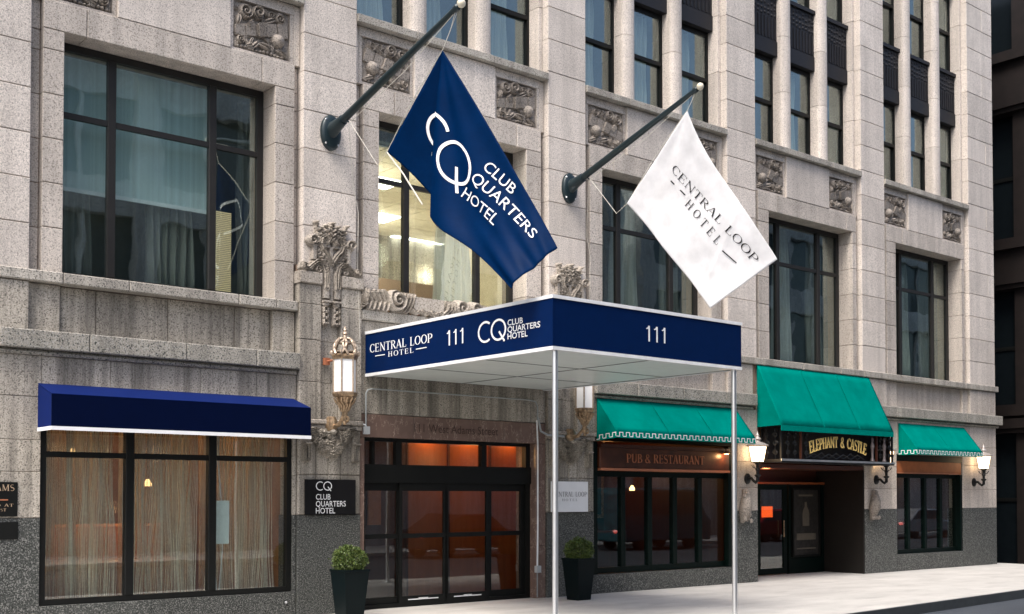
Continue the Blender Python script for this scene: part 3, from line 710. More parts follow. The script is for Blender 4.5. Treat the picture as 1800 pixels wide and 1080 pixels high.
# ---- carved pilasters beside the entrance (lower part of two piers)
def pilaster(cx, x0, x1):
    a, b = cx - .16, cx + .16; y = D - .02
    for q0, q1 in ((x0, a), (b, x1)):
        for z0, z1 in zip([2.74, 3.26, 3.85, 4.35], [3.26, 3.85, 4.35, 4.63]): block("stone_block", 'low', H, q0, q1, y - .04, D + .4, z0, z1, g=.003, c=.006)
        MB().cbox(q0 - .015, q1 + (.015 if q1 == x1 else 0), y - .085, D + .4, 4.632, 4.80, .015).build("pilaster_cap", 'carve', H)
    for z0, z1 in zip([2.74, 3.26, 3.85, 4.35, 4.80, 4.92], [3.26, 3.85, 4.35, 4.80, 4.92, 4.93]): 
        if z1 < 4.9: block("stone_block", 'low', H, a, b, D + .02, D + .4, z0, z1, g=.003, c=.004)
    for z0, z1 in ((2.60, 2.67), (2.672, 2.738)): MB().cbox(x0 - .01, x1 + .01, y - (.05 if z0 < 2.65 else .085), D + .4, z0, z1, .012).build("string_course", 'carve', H)
    for q0, q1 in ((x0, cx - .22), (cx - .22, cx - .02), (cx - .02, cx + .18), (cx + .18, x1)):
        for z0, z1 in zip([1.40, 1.96], [1.96, 2.598]): block("stone_block", 'low', H, q0, q1, y - .015, D + .4, z0, z1, g=.003, c=.012)
    granite([(x0, x1)], 1.398, y=y - .02)
    MB().box(x0 + .02, x1 - .02, D + .05, D + .5, 0, 4.9).build("mortar_wall", 'mortar', H)
    # leafy finial, scrolls and hanging bead pendants
    yy = D - .0; q = HF(-.52, .52, 4.02, 5.56, .0085)
    for g_ in (-1, 1):
        q.rect(min(g_ * .03, g_ * .255), max(g_ * .03, g_ * .255), 5.18, 5.36, .03)
        for k, (dx, z0_, z1_) in enumerate(((.085, 5.30, 5.50), (.155, 5.30, 5.46), (.225, 5.28, 5.53))): q.leaf(g_ * dx * .95, (z0_ + z1_) / 2, (z1_ - z0_) / 2 + .02, .034, 1.57 - g_ * dx * 1.1, .10, 4); q.ball(g_ * (dx * 1.06 + .012), z1_ - .015, .026, .022, .12); q.leaf(g_ * dx, 5.27, .085, .05, 1.57 - g_ * .5, .085, 4)
        q.disk(g_ * .315, 5.25, .085, .11, 1.6, g_); q.rect(min(g_ * .25, g_ * .31), max(g_ * .25, g_ * .31), 4.98, 5.2, .05)
        q.band([(g_ * x, z) for x, z in ((.015, 4.96), (.08, 5.06), (.155, 5.14), (.185, 5.22), (.165, 5.30), (.10, 5.335), (.055, 5.29), (.075, 5.24))], .045, .03, .10)
        q.leaf(g_ * .14, 5.03, .13, .055, g_ * .75 if g_ > 0 else math.pi - .75, .09, 4); q.leaf(g_ * .22, 5.10, .10, .045, g_ * 1.2 if g_ > 0 else math.pi - 1.2, .08, 4); q.leaf(g_ * .07, 4.93, .08, .04, g_ * .9 if g_ > 0 else math.pi - .9, .07, 3)
        q.band([(g_ * x, z) for x, z in ((.085, 4.60), (.088, 4.80), (.115, 4.90), (.17, 4.955), (.24, 4.95), (.31, 4.895), (.37, 4.84), (.43, 4.82), (.465, 4.855), (.45, 4.90), (.415, 4.895), (.415, 4.865))], .062, .034, .10, 2)
        q.disk(g_ * .215, 4.845, .062, .08, 1.5, g_); q.leaf(g_ * .29, 4.845, .07, .03, -.3 * g_, .06, 3)
        q.rect(min(g_ * .04, g_ * .135), max(g_ * .04, g_ * .135), 4.45, 4.62, .06); q.rect(min(g_ * .028, g_ * .15), max(g_ * .028, g_ * .15), 4.395, 4.43, .08); q.ball(g_ * .088, 4.37, .058, .035, .06)
        for k in range(3): q.band([(g_ * (.088 + dx), 4.315 - .085 * k + dz) for dx, dz in ((-.036, -.05), (-.036, .005), (0, .022), (.036, .005), (.036, -.05))], .02, .02, .07, 1); q.ball(g_ * .088, 4.27 - .085 * k, .022, .025, .06)
    q.leaf(0, 5.40, .15, .062, 1.57, .13, 5); q.ball(0, 5.525, .035, .028, .14); q.rect(-.022, .022, 4.4, 5.2, .035)
    q.mesh(cx, yy, 0).build("leaf_finial", 'carve', H)
    # leaf swag with tassels under the lamp
    q = HF(-.52, .52, 2.12, 2.63, .008); rs = random.Random(11)
    for k in range(95):
        t = rs.uniform(-1, 1); lo = 2.60 - .30 * (1 - t * t) - .04; z = lo + rs.uniform(0, 1) ** 1.4 * (2.57 - lo); q.leaf(t * .31, z, rs.uniform(.05, .075), rs.uniform(.022, .034), -1.57 + t * .9 + rs.uniform(-.5, .5), .06 + .05 * (1 - t * t) * rs.uniform(.6, 1), 4)
    for g_ in (-1, 1):
        q.band([(g_ * .28, 2.60), (g_ * .36, 2.585), (g_ * .40, 2.54), (g_ * .40, 2.40)], .045, .05, .09, 2); q.rect(min(g_ * .35, g_ * .45), max(g_ * .35, g_ * .45), 2.385, 2.415, .09)
        for dx in (-.03, .03): q.band([(g_ * .40 + dx, 2.40), (g_ * .40 + dx, 2.17)], .026, .03, .07, 1.5)
    q.ball(0, 2.57, .07, .05, .12); q.mesh(cx, y - .018, 0).build("leaf_swag", 'low', H)
pilaster(8.53, 8.02, 9.04); pilaster(13.14, 12.64, 13.70)
# ---- over the entrance: shelf, scroll frieze and grey wall
course("shelf_stone", 'sill', [9.045, 10.2, 11.4, 12.635], D - .06, GL + .08, 4.22, 4.372)
MB().box(9.0, 12.68, D + .12, D + .5, 2.6, 4.219).build("mortar_wall", 'mortar', H)
course("stone_block", 'low', [9.045, 10.1, 11.3, 12.635], D, D + .2, 2.86, 3.5, c=.004); course("stone_block", 'low', [9.045, 10.4, 11.6, 12.635], D, D + .2, 3.5, 4.217, c=.004)
q = HF(-1.92, 1.92, 4.36, 4.74, .009)
for g_ in (-1, 1):
    X_ = lambda v: g_ * v
    for k in range(6): a = R(-30 + 27 * k); q.band([(X_(1.84), 4.44), (X_(1.84) + X_(-.0) + .13 * math.cos(a) * -g_ * -1 * 1.0, 4.44 + .22 * math.sin(a) * (1 if a > 0 else .6))], .02, .035, .09, 1)
    for k in range(5): x = 1.47 + .075 * k; q.band([(X_(x + .03), 4.38), (X_(x - .02), 4.50), (X_(x + .05), 4.66 - .01 * k)], .036, .036, .11 - .008 * k, 1)
    q.disk(X_(1.32), 4.545, .165, .16, 2.2, g_)
    for k in range(4): x = 1.02 + .06 * k; q.band([(X_(x + .12), 4.38), (X_(x + .04), 4.5), (X_(x - .02), 4.66)], .026, .03, .11, 1)
    q.mx(np.where((g_ * q.X > .45) & (g_ * q.X < 1.04 + (q.Z - 4.4) * -.25) & (q.Z < 4.645) & (q.Z > 4.44), .06, 0))
    for k in range(8): q.leaf(X_(.42 + .085 * k), 4.415 + .02 * (k % 2), .06, .036, .7 * (-1) ** k, .13, 3)
    for k in range(3): x = .25 + .06 * k; q.band([(X_(x + .14), 4.40), (X_(x + .02), 4.5), (X_(x), 4.62)], .03, .03, .11, 1)
    q.disk(X_(.13), 4.56, .13, .15, 1.9, -g_); q.leaf(X_(.02), 4.44, .12, .05, .2, .1, 3)
q.mesh(10.94, D - .015, 0).build("scroll_frieze", 'carve', H)
# weathered figures under the pub lanterns
for cx in (17.69, 22.06):
    mb = MB(); rs = random.Random(int(cx)); y = D - .02
    mb.tube([(cx + .02, y, 1.80), (cx + .03, y - .05, 1.70), (cx, y - .08, 1.56), (cx - .03, y - .08, 1.42), (cx - .05, y - .05, 1.28), (cx - .04, y, 1.16)], [.03, .075, .11, .12, .09, .04], 10)
    for k in range(26): mb.blob((cx + rs.uniform(-.11, .09), y - rs.uniform(.05, .13), rs.uniform(1.18, 1.72)), (rs.uniform(.025, .05),) * 2 + (rs.uniform(.03, .06),), 6, 4)
    mb.blob((cx + .02, y - .07, 1.73), (.055, .06, .07), 8, 5)
    mb.build("worn_figure", 'relief', H, smooth=True)

# ================================================================ SHOPFRONTS, DOORS, ROOMS
window("shopfront_window", 4.57, 7.955, .345, 2.56, D + .03, [5.67, 6.785], [2.165], fw=.07, mw=.11, th=.035, fmat='black', gmat='glassg', frame_d=.09)
room(4.5, 8.0, D + .2, D + 4.5, .1, 3.2, 'warm')
MB().box(4.55, 7.96, D + .03, D + .2, 3.0, 3.01).build("lintel_strip", 'black', H)
window("shopfront_window", 13.74, 17.48, .33, 2.10, D + .12, [14.56, 15.24, 15.905, 16.595], [], fw=.10, mw=.11, fmat='fgreen', gmat='glasse', frame_d=.09)
MB().box(13.72, 17.5, D + .05, D + .3, 2.62, 2.72).build("lintel_strip", 'fgreen', H); MB().box(17.3, 17.49, D + .02, D + .12, .33, 2.6).build("side_post", 'fgreen', H)
MB().box(13.73, 13.84, D + .02, D + .12, .33, 2.6).build("side_post", 'fgreen', H)
room(13.7, 17.5, D + .25, D + 3.6, .1, 3.0, 'pubw')
window("shopfront_window", 23.06, 25.86, .375, 2.17, D + .12, [23.72, 24.42, 25.1], [], fw=.09, mw=.1, fmat='fgreen', gmat='glasse', frame_d=.09)
room(23.0, 25.9, D + .25, D + 3.4, .1, 3.0, 'pubw')
MB().box(23.07, 25.85, D + .02, D + .14, 2.18, 2.45).build("blind_box", 'blind', H); MB().box(23.06, 25.86, D + .0, D + .2, 2.452, 2.6).build("lintel_strip", 'fgreen', H)
MB().box(23.07, 25.7, D + .0, D + .018, 2.175, 2.20).build("blind_rail", 'copper', H)
MB().box(25.78, 25.86, D + .005, D + .12, .375, 2.17).build("side_post", 'fgreen', H)
# entrance: marble surround, transom lights, dark header, sliding doors
for a, b in ((9.05, 10.0), (10.0, 11.75), (11.75, 12.635)): MB().cbox(a + .002, b - .002, D - .005, D + .2, 2.52, 2.855, .006).build("marble_slab", 'marble', H)
for z0, z1 in ((0, .85), (.85, 1.7), (1.7, 2.517)): MB().cbox(12.42, 12.635, D - .003, D + .5, z0 + .002, z1 - .002, .006).build("marble_slab", 'marble', H)
for z0, z1 in ((0, .85), (.85, 1.7), (1.7, 2.517)): MB().cbox(9.05, 9.13, D - .003, D + .5, z0 + .002, z1 - .002, .006).build("marble_slab", 'marble', H)
put(mb := MB(), sans("111 West Adams Street", 1.62, .13), (10.0, D - .005, 2.625), (1, 0, 0), (0, 0, 1), (0, -1, 0))
build_letters(mb, plain("engraved_dark", (.05, .025, .02), .8), H)
e0, e1, ey = 9.13, 12.42, D + .14
f = MB().box(e0, e1, ey, ey + .1, 2.47, 2.52).box(e0, e1, ey - .03, ey + .13, 1.86, 2.13).box(e0, e0 + .06, ey, ey + .1, 0, 1.86).box(e1 - .09, e1, ey, ey + .1, 0, 1.86).box(e0, e0 + .06, ey, ey + .1, 2.13, 2.47).box(e1 - .09, e1, ey, ey + .1, 2.13, 2.47).box(e0 + .06, e1 - .09, ey, ey + .1, 0, .06).build("entrance_frame", 'black', H)
for a, b in ((9.19, 9.36), (9.40, 9.78), (9.88, 11.40), (11.52, 12.33)):
    MB().box(a, b, ey + .05, ey + .058, 2.13, 2.47).build("pane", 'glasse', f)
for x in (9.38, 9.83, 11.46): MB().box(x - (.02 if x < 9.5 else .05), x + (.02 if x < 9.5 else .05), ey + .002, ey + .09, 2.13, 2.47).build("mullion", 'black', f)
for x0, x1, st in ((9.19, 9.90, .07), (9.84, 10.72, .055), (10.70, 11.56, .055), (11.56, 12.33, .08)):
    y = ey + (.0 if x0 in (9.84, 10.70) else .045)
    dr = MB().box(x0, x0 + st, y, y + .04, .06, 1.86).box(x1 - st, x1, y, y + .04, .06, 1.86).box(x0 + st, x1 - st, y, y + .04, .06, .16).box(x0 + st, x1 - st, y, y + .04, 1.74, 1.86).build("sliding_door" if x0 in (9.84, 10.70) else "side_light", 'black', H)
    MB().box(x0 + st, x1 - st, y - .004, y + .044, 1.03, 1.10).build("push_rail", 'black', dr)
    for z0, z1 in ((.16, 1.03), (1.10, 1.74)): MB().box(x0 + st, x1 - st, y + .018, y + .026, z0, z1).build("pane", 'glasse', dr)
    if x0 in (9.84, 10.70): MB().box(x0 + .16, x1 - .16, y - .004, y - .001, .10, .115).box(x0 + .35, x1 - .35, y - .004, y - .001, .118, .128).build("door_sticker", 'white', dr)
room(9.05, 13.6, D + .51, D + 1.5, -.02, 2.9, 'ewood'); MB().box(9.06, 10.85, D + 1.44, D + 1.495, 0, 2.88).build('dark_panel', 'pubw', H)
MB().box(9.1, 13.55, D + .26, D + 1.49, -.02, .004).build("lobby_floor", plain("lobby_floor_stone", (.12, .07, .05), .3), H)
for x in (10.9, 11.75, 12.65):
    MB().box(x - .02, x + .02, D + 1.46, D + 1.495, .01, 2.88).build("panel_strip", 'pubw', H)
MB().cbox(10.1, 10.35, D + 1.40, D + 1.437, 1.2, 1.75, .01).build('wall_print', plain('amber_print', (.3, .1, .03), .5), H)
# pub entrance recess behind the iron balcony
MB().box(18.16, 21.8, D + .02, D + 1.2, 2.22, 2.30).build("recess_ceiling", 'pubw', H)
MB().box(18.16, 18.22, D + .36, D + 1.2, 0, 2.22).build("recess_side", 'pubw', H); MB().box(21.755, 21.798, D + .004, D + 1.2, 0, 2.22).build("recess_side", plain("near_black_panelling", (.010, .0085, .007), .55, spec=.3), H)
MB().box(18.16, 21.8, D + 1.2, D + 1.26, 1.97, 2.22).build("door_header", 'pubw', H); MB().box(18.16, 21.8, D + .98, D + 1.2, 1.92, 1.965).build("header_moulding", plain("polished_wood_moulding", (.22, .06, .02), .25), H)
y = D + 1.0
dr = MB().box(19.42, 19.52, y, y + .05, 0.02, 1.92).box(20.30, 20.42, y, y + .05, 0.02, 1.92).box(19.52, 20.30, y, y + .05, .02, .14).box(19.52, 20.30, y, y + .05, 1.80, 1.92).build("pub_door", 'fgreen', H)
MB().box(19.52, 20.30, y + .02, y + .028, .14, 1.80).build("pane", 'glasse', dr); MB().tube([(20.25, y - .05, .8), (20.25, y - .05, 1.15)], .012, 6).build("handle", 'gold', dr)
MB().box(18.22, 19.36, y, y + .06, 0, 1.92).build("side_panel", 'fgreen', H); 
w_ = MB().box(20.48, 20.56, y, y + .06, 0, 1.92).box(21.66, 21.74, y, y + .06, 0, 1.92).box(20.56, 21.66, y, y + .06, 0, .35).build("side_panel", 'fgreen', H); MB().box(20.56, 21.66, y + .03, y + .06, .35, 1.92).build("panel_board", 'brown', w_)
room(18.3, 21.7, D + 1.3, D + 3.4, 0, 2.6, 'pubw')
# rooms behind the big windows
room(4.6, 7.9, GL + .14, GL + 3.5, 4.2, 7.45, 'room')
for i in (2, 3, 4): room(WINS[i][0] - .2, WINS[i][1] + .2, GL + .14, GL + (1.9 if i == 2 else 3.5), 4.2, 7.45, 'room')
oy = GL + 2.2; ox1, oy1 = 16.0, GL + 7.1
MB().box(9.2, 12.5, GL + .14, oy, 4.18, 4.23).box(9.15, 9.2, GL + .14, oy1, 4.23, 7.1).box(12.5, 12.55, GL + .14, oy, 4.23, 7.1).box(12.55, ox1, oy - .05, oy, 4.23, 7.1).box(ox1, ox1 + .05, oy, oy1, 4.23, 7.1).box(9.15, ox1, oy1, oy1 + .05, 4.23, 7.1).box(9.2, ox1, oy, oy1, 4.18, 4.23).build("office_wall", 'office', H)
g = .01; OFFD = {(1, 2): "nearest lit panel in the office ceiling, close to the glass", (3, 5): "lit ceiling panel behind the left pane of the office window", (6, 7): "long lit ceiling panel right of the office window's left mullion", (6, 4): "lit ceiling panel just under the blue flag's lower edge", (3, 8): "farthest lit ceiling panel at the back of the office"}
lit = {k for k in OFFD} | {(a + 1, b) for a, b in OFFD}
for ix in range(10):
    for iy in range(10):
        x0 = 9.2 + ix * .68; y0 = GL + .14 + iy * .696
        if (ix, iy) in lit or (x0 > 12 and y0 + .3 < oy): continue
        MB().box(x0 + g, x0 + .68 - g, y0 + g, y0 + .696 - g, 7.02, 7.04).build("ceiling_tile", 'officec', H)
MB().box(9.15, 12.55, GL + .14, oy, 7.06, 7.1).box(9.15, ox1 + .05, oy, oy1 + .05, 7.06, 7.1).build("ceiling", plain("ceiling_grid", (.5, .44, .33), .8), H)
for (ix, iy), lab in OFFD.items():
    x0 = 9.2 + ix * .68; y0 = GL + .14 + iy * .696
    c = empty("ceiling_light", (x0 + .68, y0 + .35, 7.0), lab, "ceiling light", "lit panels in the office ceiling")
    MB().box(x0 + .01, x0 + 1.35, y0 + .01, y0 + .69, 7.02, 7.045).build("light_frame", 'alu', c); MB().box(x0 + .04, x0 + 1.32, y0 + .04, y0 + .656, 7.012, 7.019).build("diffuser", 'panel', c)
for bx in ((11.6, 11.9, 18.9, 19.0), (12.9, 13.15, 17.4, 17.5)): MB().box(*bx, 6.985, 7.018).build("ceiling_vent", 'frame', H)
c = empty("office_partition", (12.6, GL + 4, 4.23), "brown and grey office partition with a louvred vent, inside the lit window", "partition")
MB().box(11.9, 15.2, GL + 4.6, GL + 4.68, 4.23, 6.0).build("panel", plain("brown_partition", (.22, .15, .11), .6), c)
mb = MB()
for k in range(16): mb.box(11.2, 11.75, GL + 4.59, GL + 4.64, 4.8 + .07 * k, 4.84 + .07 * k)
mb.build("louvre", plain("grey_louvre", (.3, .27, .22), .5), c, kind='stuff'); MB().box(11.1, 11.88, GL + 4.645, GL + 4.68, 4.23, 6.0).build("panel", 'office', c)
c = empty("office_cabinet", (12.0, GL + 2.8, 4.23), "reddish brown wooden cabinet inside the lit office window", "cabinet"); MB().box(11.7, 12.4, GL + 2.8, GL + 3.3, 4.23, 5.3).build("body", wood("red_brown_wood", (.16, .045, .02), (.28, .09, .04)), c); MB().box(11.72, 12.38, GL + 2.775, GL + 2.798, 4.3, 5.25).build("door", wood("red_brown_wood", (.18, .05, .022), (.3, .1, .045)), c)
for x, z, e in ((5.6, 2.3, 20), (7.0, 2.3, 18)): point((x, D + 2.4, z), e * 1.3, (1, .60, .30), .15)
for x in (11.3, 12.2, 13.1): point((x, D + 1.32, 2.70), 7, (1, .42, .13), .04)
point((11.8, D + .8, 2.3), 5, (1, .5, .2), .2)
for x in (15.2, 16.6, 24.6): point((x, D + 2.6, 2.3), 7, (1, .42, .14), .1)
point((19.2, D + .6, 2.1), 4, (1, .3, .1), .08); point((19.8, D + 2.2, 1.9), 5, (1, .4, .14), .08)
# ceiling lamps seen through the ground-floor glass
def pendant(x, y, z, lab, r=.05):
    c = empty("pendant_lamp", (x, y, z - .1), lab, "lamp", "warm lamps inside the ground floor")
    MB().lathe((x, y, z), [(r, -.06), (r * 1.1, -.02), (r * .5, .03), (.02, .04)], 12).build("lamp_shade", 'warmlamp', c, smooth=True); MB().tube([(x, y, z + .05), (x, y, 3.0)], .008, 5).build("cord", 'black', c)
pendant(5.6, D + 1.9, 2.28, "small glowing lamp high behind the first pane under the blue awning"); pendant(6.55, D + 1.6, 1.86, "glowing lamp behind the middle pane under the blue awning")
None; pendant(15.9, D + 1.2, 1.83, "white glowing lamp inside the pub window", .05); pendant(14.4, D + 2.2, 1.9, "small lamp deep behind the pub's first pane", .04)
pendant(24.2, D + 1.5, 1.9, "small lamp inside the farthest right pub window", .04)
tagp = MB().box(6.90, 7.11, D + .2, D + .206, 1.02, 1.60).build("paper_notice", 'paper', label="pale paper notice standing behind the right pane under the blue awning", cat="notice")
MB().box(19.62, 19.98, D + 1.04, D + 1.05, 1.22, 1.45).build("glowing_orange_notice", 'orange', label="orange notice with an added glow on the glass of the pub door", cat="notice")
c = empty("framed_poster", (21.1, D + .99, .38), "tall dark framed poster with a pale bottle, beside the pub door", "poster")
MB().box(20.62, 21.5, D + .975, D + .995, .40, 1.80).build("print", 'poster', c); mb = MB(); pale = plain("pale_poster_print", (.10, .085, .065), .6)
mb.lathe((21.05, D + .972, 1.02), [(.12, 0), (.12, .26), (.10, .34), (.04, .42), (.04, .52)], 12, sy=.02)
mb.box(20.72, 21.4, D + .970, D + .974, .52, .55); mb.box(20.72, 21.4, D + .970, D + .974, .72, .86); mb.box(20.8, 21.3, D + .970, D + .974, 1.66, 1.70); mb.build("bottle_print", pale, c)
mb = MB(); mb.box(20.58, 20.62, D + .96, D + .998, .36, 1.84); mb.box(21.5, 21.54, D + .96, D + .998, .36, 1.84); mb.box(20.62, 21.5, D + .96, D + .998, 1.80, 1.84); mb.box(20.62, 21.5, D + .96, D + .998, .36, .40); mb.build("picture_frame", 'black', c)
for x, z, nm in ((14.35, 1.75, 'first'), (15.65, 1.8, 'second'), (24.75, 1.7, 'third')):
    c = empty('wall_lamp', (x, D + 3.2, z), f'{nm} small amber wall lamp from the left, deep inside the pub', 'lamp', 'amber lamps inside the pub'); MB().lathe((x, D + 3.2, z), [(.05, 0), (.10, .02), (.06, .16), (.05, .17)], 10).build('lamp_shade', 'warmlamp', c, smooth=True); MB().tube([(x, D + 3.2, z - .02), (x, D + 3.38, z - .06)], .015, 5).build('arm', 'gold', c)
# pub furniture glimpsed: framed picture and counter
c = empty("wall_picture", (17.0, D + 3.5, 1.2), "gold framed picture on the dark red wall inside the pub", "picture"); MB().box(16.6, 17.4, D + 3.5, D + 3.56, 1.2, 2.2).build("picture_frame", 'gold', c); MB().box(16.68, 17.32, D + 3.49, D + 3.50, 1.28, 2.12).build("print", 'poster', c)
MB().cbox(14.0, 17.2, D + 2.6, D + 3.1, .1, .95, .03).build("bar_counter", 'pubw', label="dark wooden bar counter inside the pub window", cat="counter")

# ================================================================ CURTAINS
def drape(name, x0, x1, y, z0, z1, mat, lab, group, amp=.035, waves=5, flare=0, ph=0):
    mb = MB()
    def fn(u, v):
        t = u; wv = math.sin(t * waves * 2 * math.pi + ph + .6 * math.sin(v * 3)) * amp + math.sin(t * waves * 5.1 + v) * amp * .3
        xx = x0 + (x1 - x0) * t + flare * (1 - v) * (t - .5) + .02 * math.sin(9 * v + t * 7)
        return (xx, y + wv, z0 + (z1 - z0) * v)
    mb.sheet(fn, max(24, int(waves * 10)), 8); o = mb.build(name, mat, None, lab, "curtain", group, smooth=True)
    md = o.modifiers.new("thickness", 'SOLIDIFY'); md.thickness = .004; return o
WN = {1: "above the blue flag", 2: "above the white flag's pole", 3: "right of the white flag", 4: "nearest the far right corner"}
for i in (1, 2, 3, 4):
    x0, x1 = BAYS[i]; cx = [(x0 + .09, x0 + 1.06), (x0 + 1.37, x0 + 2.33), (x0 + 2.64, x1 - .09)]
    for k, (a, b) in enumerate(cx):
        od = ("first", "second", "third")[k]; rs = random.Random(i * 7 + k)
        drape("curtain", a + .12 + rs.uniform(0, .1), b - .22 - rs.uniform(0, .15), GL + .2, 8.72, 10.6, 'curt', f"pale curtain in the {od} upper window {WN[i]}", "curtains in the upper windows", .03, 4, ph=rs.uniform(0, 6))
        if i >= 3: drape("curtain", a + .1, b - .3, GL + .2, 11.95, 13.85, 'curt', f"pale curtain in the {od} topmost window {WN[i]}", "curtains in the upper windows", .03, 4, ph=k)
drape("curtain", 4.92, 5.45, GL + .45, 4.4, 7.3, 'curtd', "grey sheer curtain at the left end of the big window above the blue awning", "curtains in the big windows", .04, 5)
drape("curtain", 6.2, 6.8, GL + .40, 4.4, 7.3, 'curtd', "wide pale sheer curtain in the middle of the big window above the blue awning", "curtains in the big windows", .05, 6, .1)
drape("curtain", 7.55, 7.8, GL + .5, 4.4, 7.3, 'curtd', "narrow sheer curtain at the right end of the window above the blue awning", "curtains in the big windows", .04, 3)
c = empty("roller_shade", (5.8, GL + .25, 5.75), "pale translucent roller shade half lowered in the window above the blue awning", "shade")
MB().box(4.92, 6.98, GL + .25, GL + .256, 5.60, 7.28).build("cloth", 'shade', c); MB().box(4.92, 6.98, GL + .24, GL + .266, 5.55, 5.60).build("hem_bar", 'alu', c)
c = empty("slat_blind", (7.24, GL + .3, 4.5), "yellow slatted blind with an added glow at the right end of the window above the blue awning", "blind"); mb = MB()
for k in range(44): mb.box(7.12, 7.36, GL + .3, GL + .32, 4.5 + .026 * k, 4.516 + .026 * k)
mb.build("slat", emit("glowing_yellow_slat", (1, .76, .42), .2, (.5, .4, .25)), c, kind='stuff')  # slats glow by themselves, standing in for light on the blind
for x, y in ((10.4, 1.5), (12.2, 4.0), (14.2, 5.2)): point((x, GL + y, 6.3), 34, (1, .86, .66), .3)
point((6.2, GL + 2, 6.6), 6, (1, .85, .6), .2)
drape("curtain", 11.05, 11.50, GL + .3, 4.4, 7.0, 'curt', "pale sheer curtain beside the right mullion of the lit office window", "curtains in the big windows", .04, 4, .5)
drape("curtain", 9.45, 9.75, GL + .3, 4.4, 7.0, 'curt', "thin pale sheer curtain at the left end of the lit office window", "curtains in the big windows", .03, 3)
for i, nm in ((2, "behind the white flag"), (3, "just right of the white flag"), (4, "farthest right, by the corner")):
    a, b = WINS[i]
    drape("curtain", a + .15, a + .62, GL + .35, 4.4, 7.3, 'curtd', f"grey sheer curtain left in the big window {nm}", "curtains in the big windows", .04, 4, .05, i)
    drape("curtain", a + 1.0 + .1 * (i - 2), a + 1.55, GL + .4, 4.4, 7.3, 'curt', f"pale curtain mid window in the big window {nm}", "curtains in the big windows", .05, 3, .35, i)
    drape("curtain", b - .7, b - .2, GL + .35, 4.4, 7.3, 'curtd', f"grey sheer curtain right in the big window {nm}", "curtains in the big windows", .04, 4, .05, i + 2)
STR = plain("pale_gold_string", (.72, .66, .54), .5, var=.25, sc=30)
for k, (a, b, nm) in enumerate(((4.66, 5.6, "left"), (5.74, 6.72, "middle"), (6.86, 7.86, "right"))):
    c = empty("string_curtain", ((a + b) / 2, D + .42, 2.6), f"sheer golden string curtain behind the {nm} pane under the blue awning", "curtain", "string curtains under the blue awning")
    rs = random.Random(k + 2); gp = [(rs.uniform(a, b), rs.uniform(.7, 2.3), rs.uniform(.05, .12), rs.uniform(.25, .6)) for _ in range(7)]; mb = MB()
    def sx_(x, z):
        for gx, gz, wx, wz in gp: x += (gx - x) * .75 * math.exp(-((x - gx) / wx) ** 2) * math.exp(-((z - gz) / wz) ** 2)
        return x + .018 * math.sin(z * 2.1 + x * 9)
    for i in range(110):
        x = a + (b - a) * (i + rs.uniform(-.4, .4)) / 110; y = D + .36 + .05 * math.sin(x * 21 + k) + rs.uniform(-.02, .02); w0 = rs.choice((.0022, .0028, .0028, .0045))
        mb.tube([(sx_(x, z), y + .01 * math.sin(z * 3 + i), z) for z in [.36 + 2.24 * t / 12 for t in range(13)]], w0, 3, cap=False)
    mb.build("string", STR, c, kind='stuff')
    mb = MB(); mb.sheet(lambda u, v: (a + (b - a) * u, D + .55 + .05 * math.sin(u * 26 + k) + .02 * math.sin(u * 61), .36 + 2.24 * v), 60, 6); o = mb.build("veil", 'strings', c, smooth=True)
    md = o.modifiers.new("thickness", 'SOLIDIFY'); md.thickness = .003
c = empty("lobby_bench", (6.0, D + 2.2, .1), "long low orange-lit bench behind the curtains under the blue awning", "bench"); MB().cbox(5.2, 7.3, D + 2.2, D + 2.8, .1, .75, .04).build("seat", plain("orange_brown_leather", (.24, .11, .05), .5), c); MB().cbox(5.2, 7.3, D + 2.81, D + 2.95, .1, 1.25, .04).build("backrest", plain("orange_brown_leather", (.36, .13, .04), .5), c)
point((6.2, D + 1.9, 1.5), 6, (1, .55, .25), .1)
mb = MB()
for s in (-1, 1):
    mb.tube([(6.98 + s * .012, D + .3, 2.5), (6.98 + s * .012, D + .3, 2.1), (6.98 + s * (.07), D + .3, 1.5), (6.99 + s * .075, D + .3, .95), (7.0 + s * .02, D + .3, .42), (7.0 + s * .012, D + .3, .36)], .009, 5)
mb.build("tieback_cord", 'white', None, "white looped cord hanging inside the right pane under the blue awning", "cord")

# ================================================================ AWNINGS
xa, xb, yw, yf = 4.52, 7.95, D - .015, 13.74
aw = empty("blue_awning", ((xa + xb) / 2, D - .25, 2.43), "navy blue box awning with a white bottom trim over the lit curtained window", "awning")
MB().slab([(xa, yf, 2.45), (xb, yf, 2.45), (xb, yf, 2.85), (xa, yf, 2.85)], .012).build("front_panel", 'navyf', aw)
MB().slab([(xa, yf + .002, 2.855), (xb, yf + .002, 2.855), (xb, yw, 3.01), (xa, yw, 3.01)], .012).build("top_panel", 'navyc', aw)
for x, q in ((xa, -.010), (xb - .01, .010)): MB().prism([(x, yf + .014, 2.45), (x, yw, 2.45), (x, yw, 2.99), (x, yf + .014, 2.84)], (.01, 0, 0)).build("side_panel", 'navyc', aw)
MB().box(xa - .004, xb + .004, yf - .006, yf - .001, 2.43, 2.475).build("white_trim", 'white', aw); MB().box(xa - .006, xa - .002, yf - .006, yw, 2.43, 2.475).build("white_trim", 'white', aw)
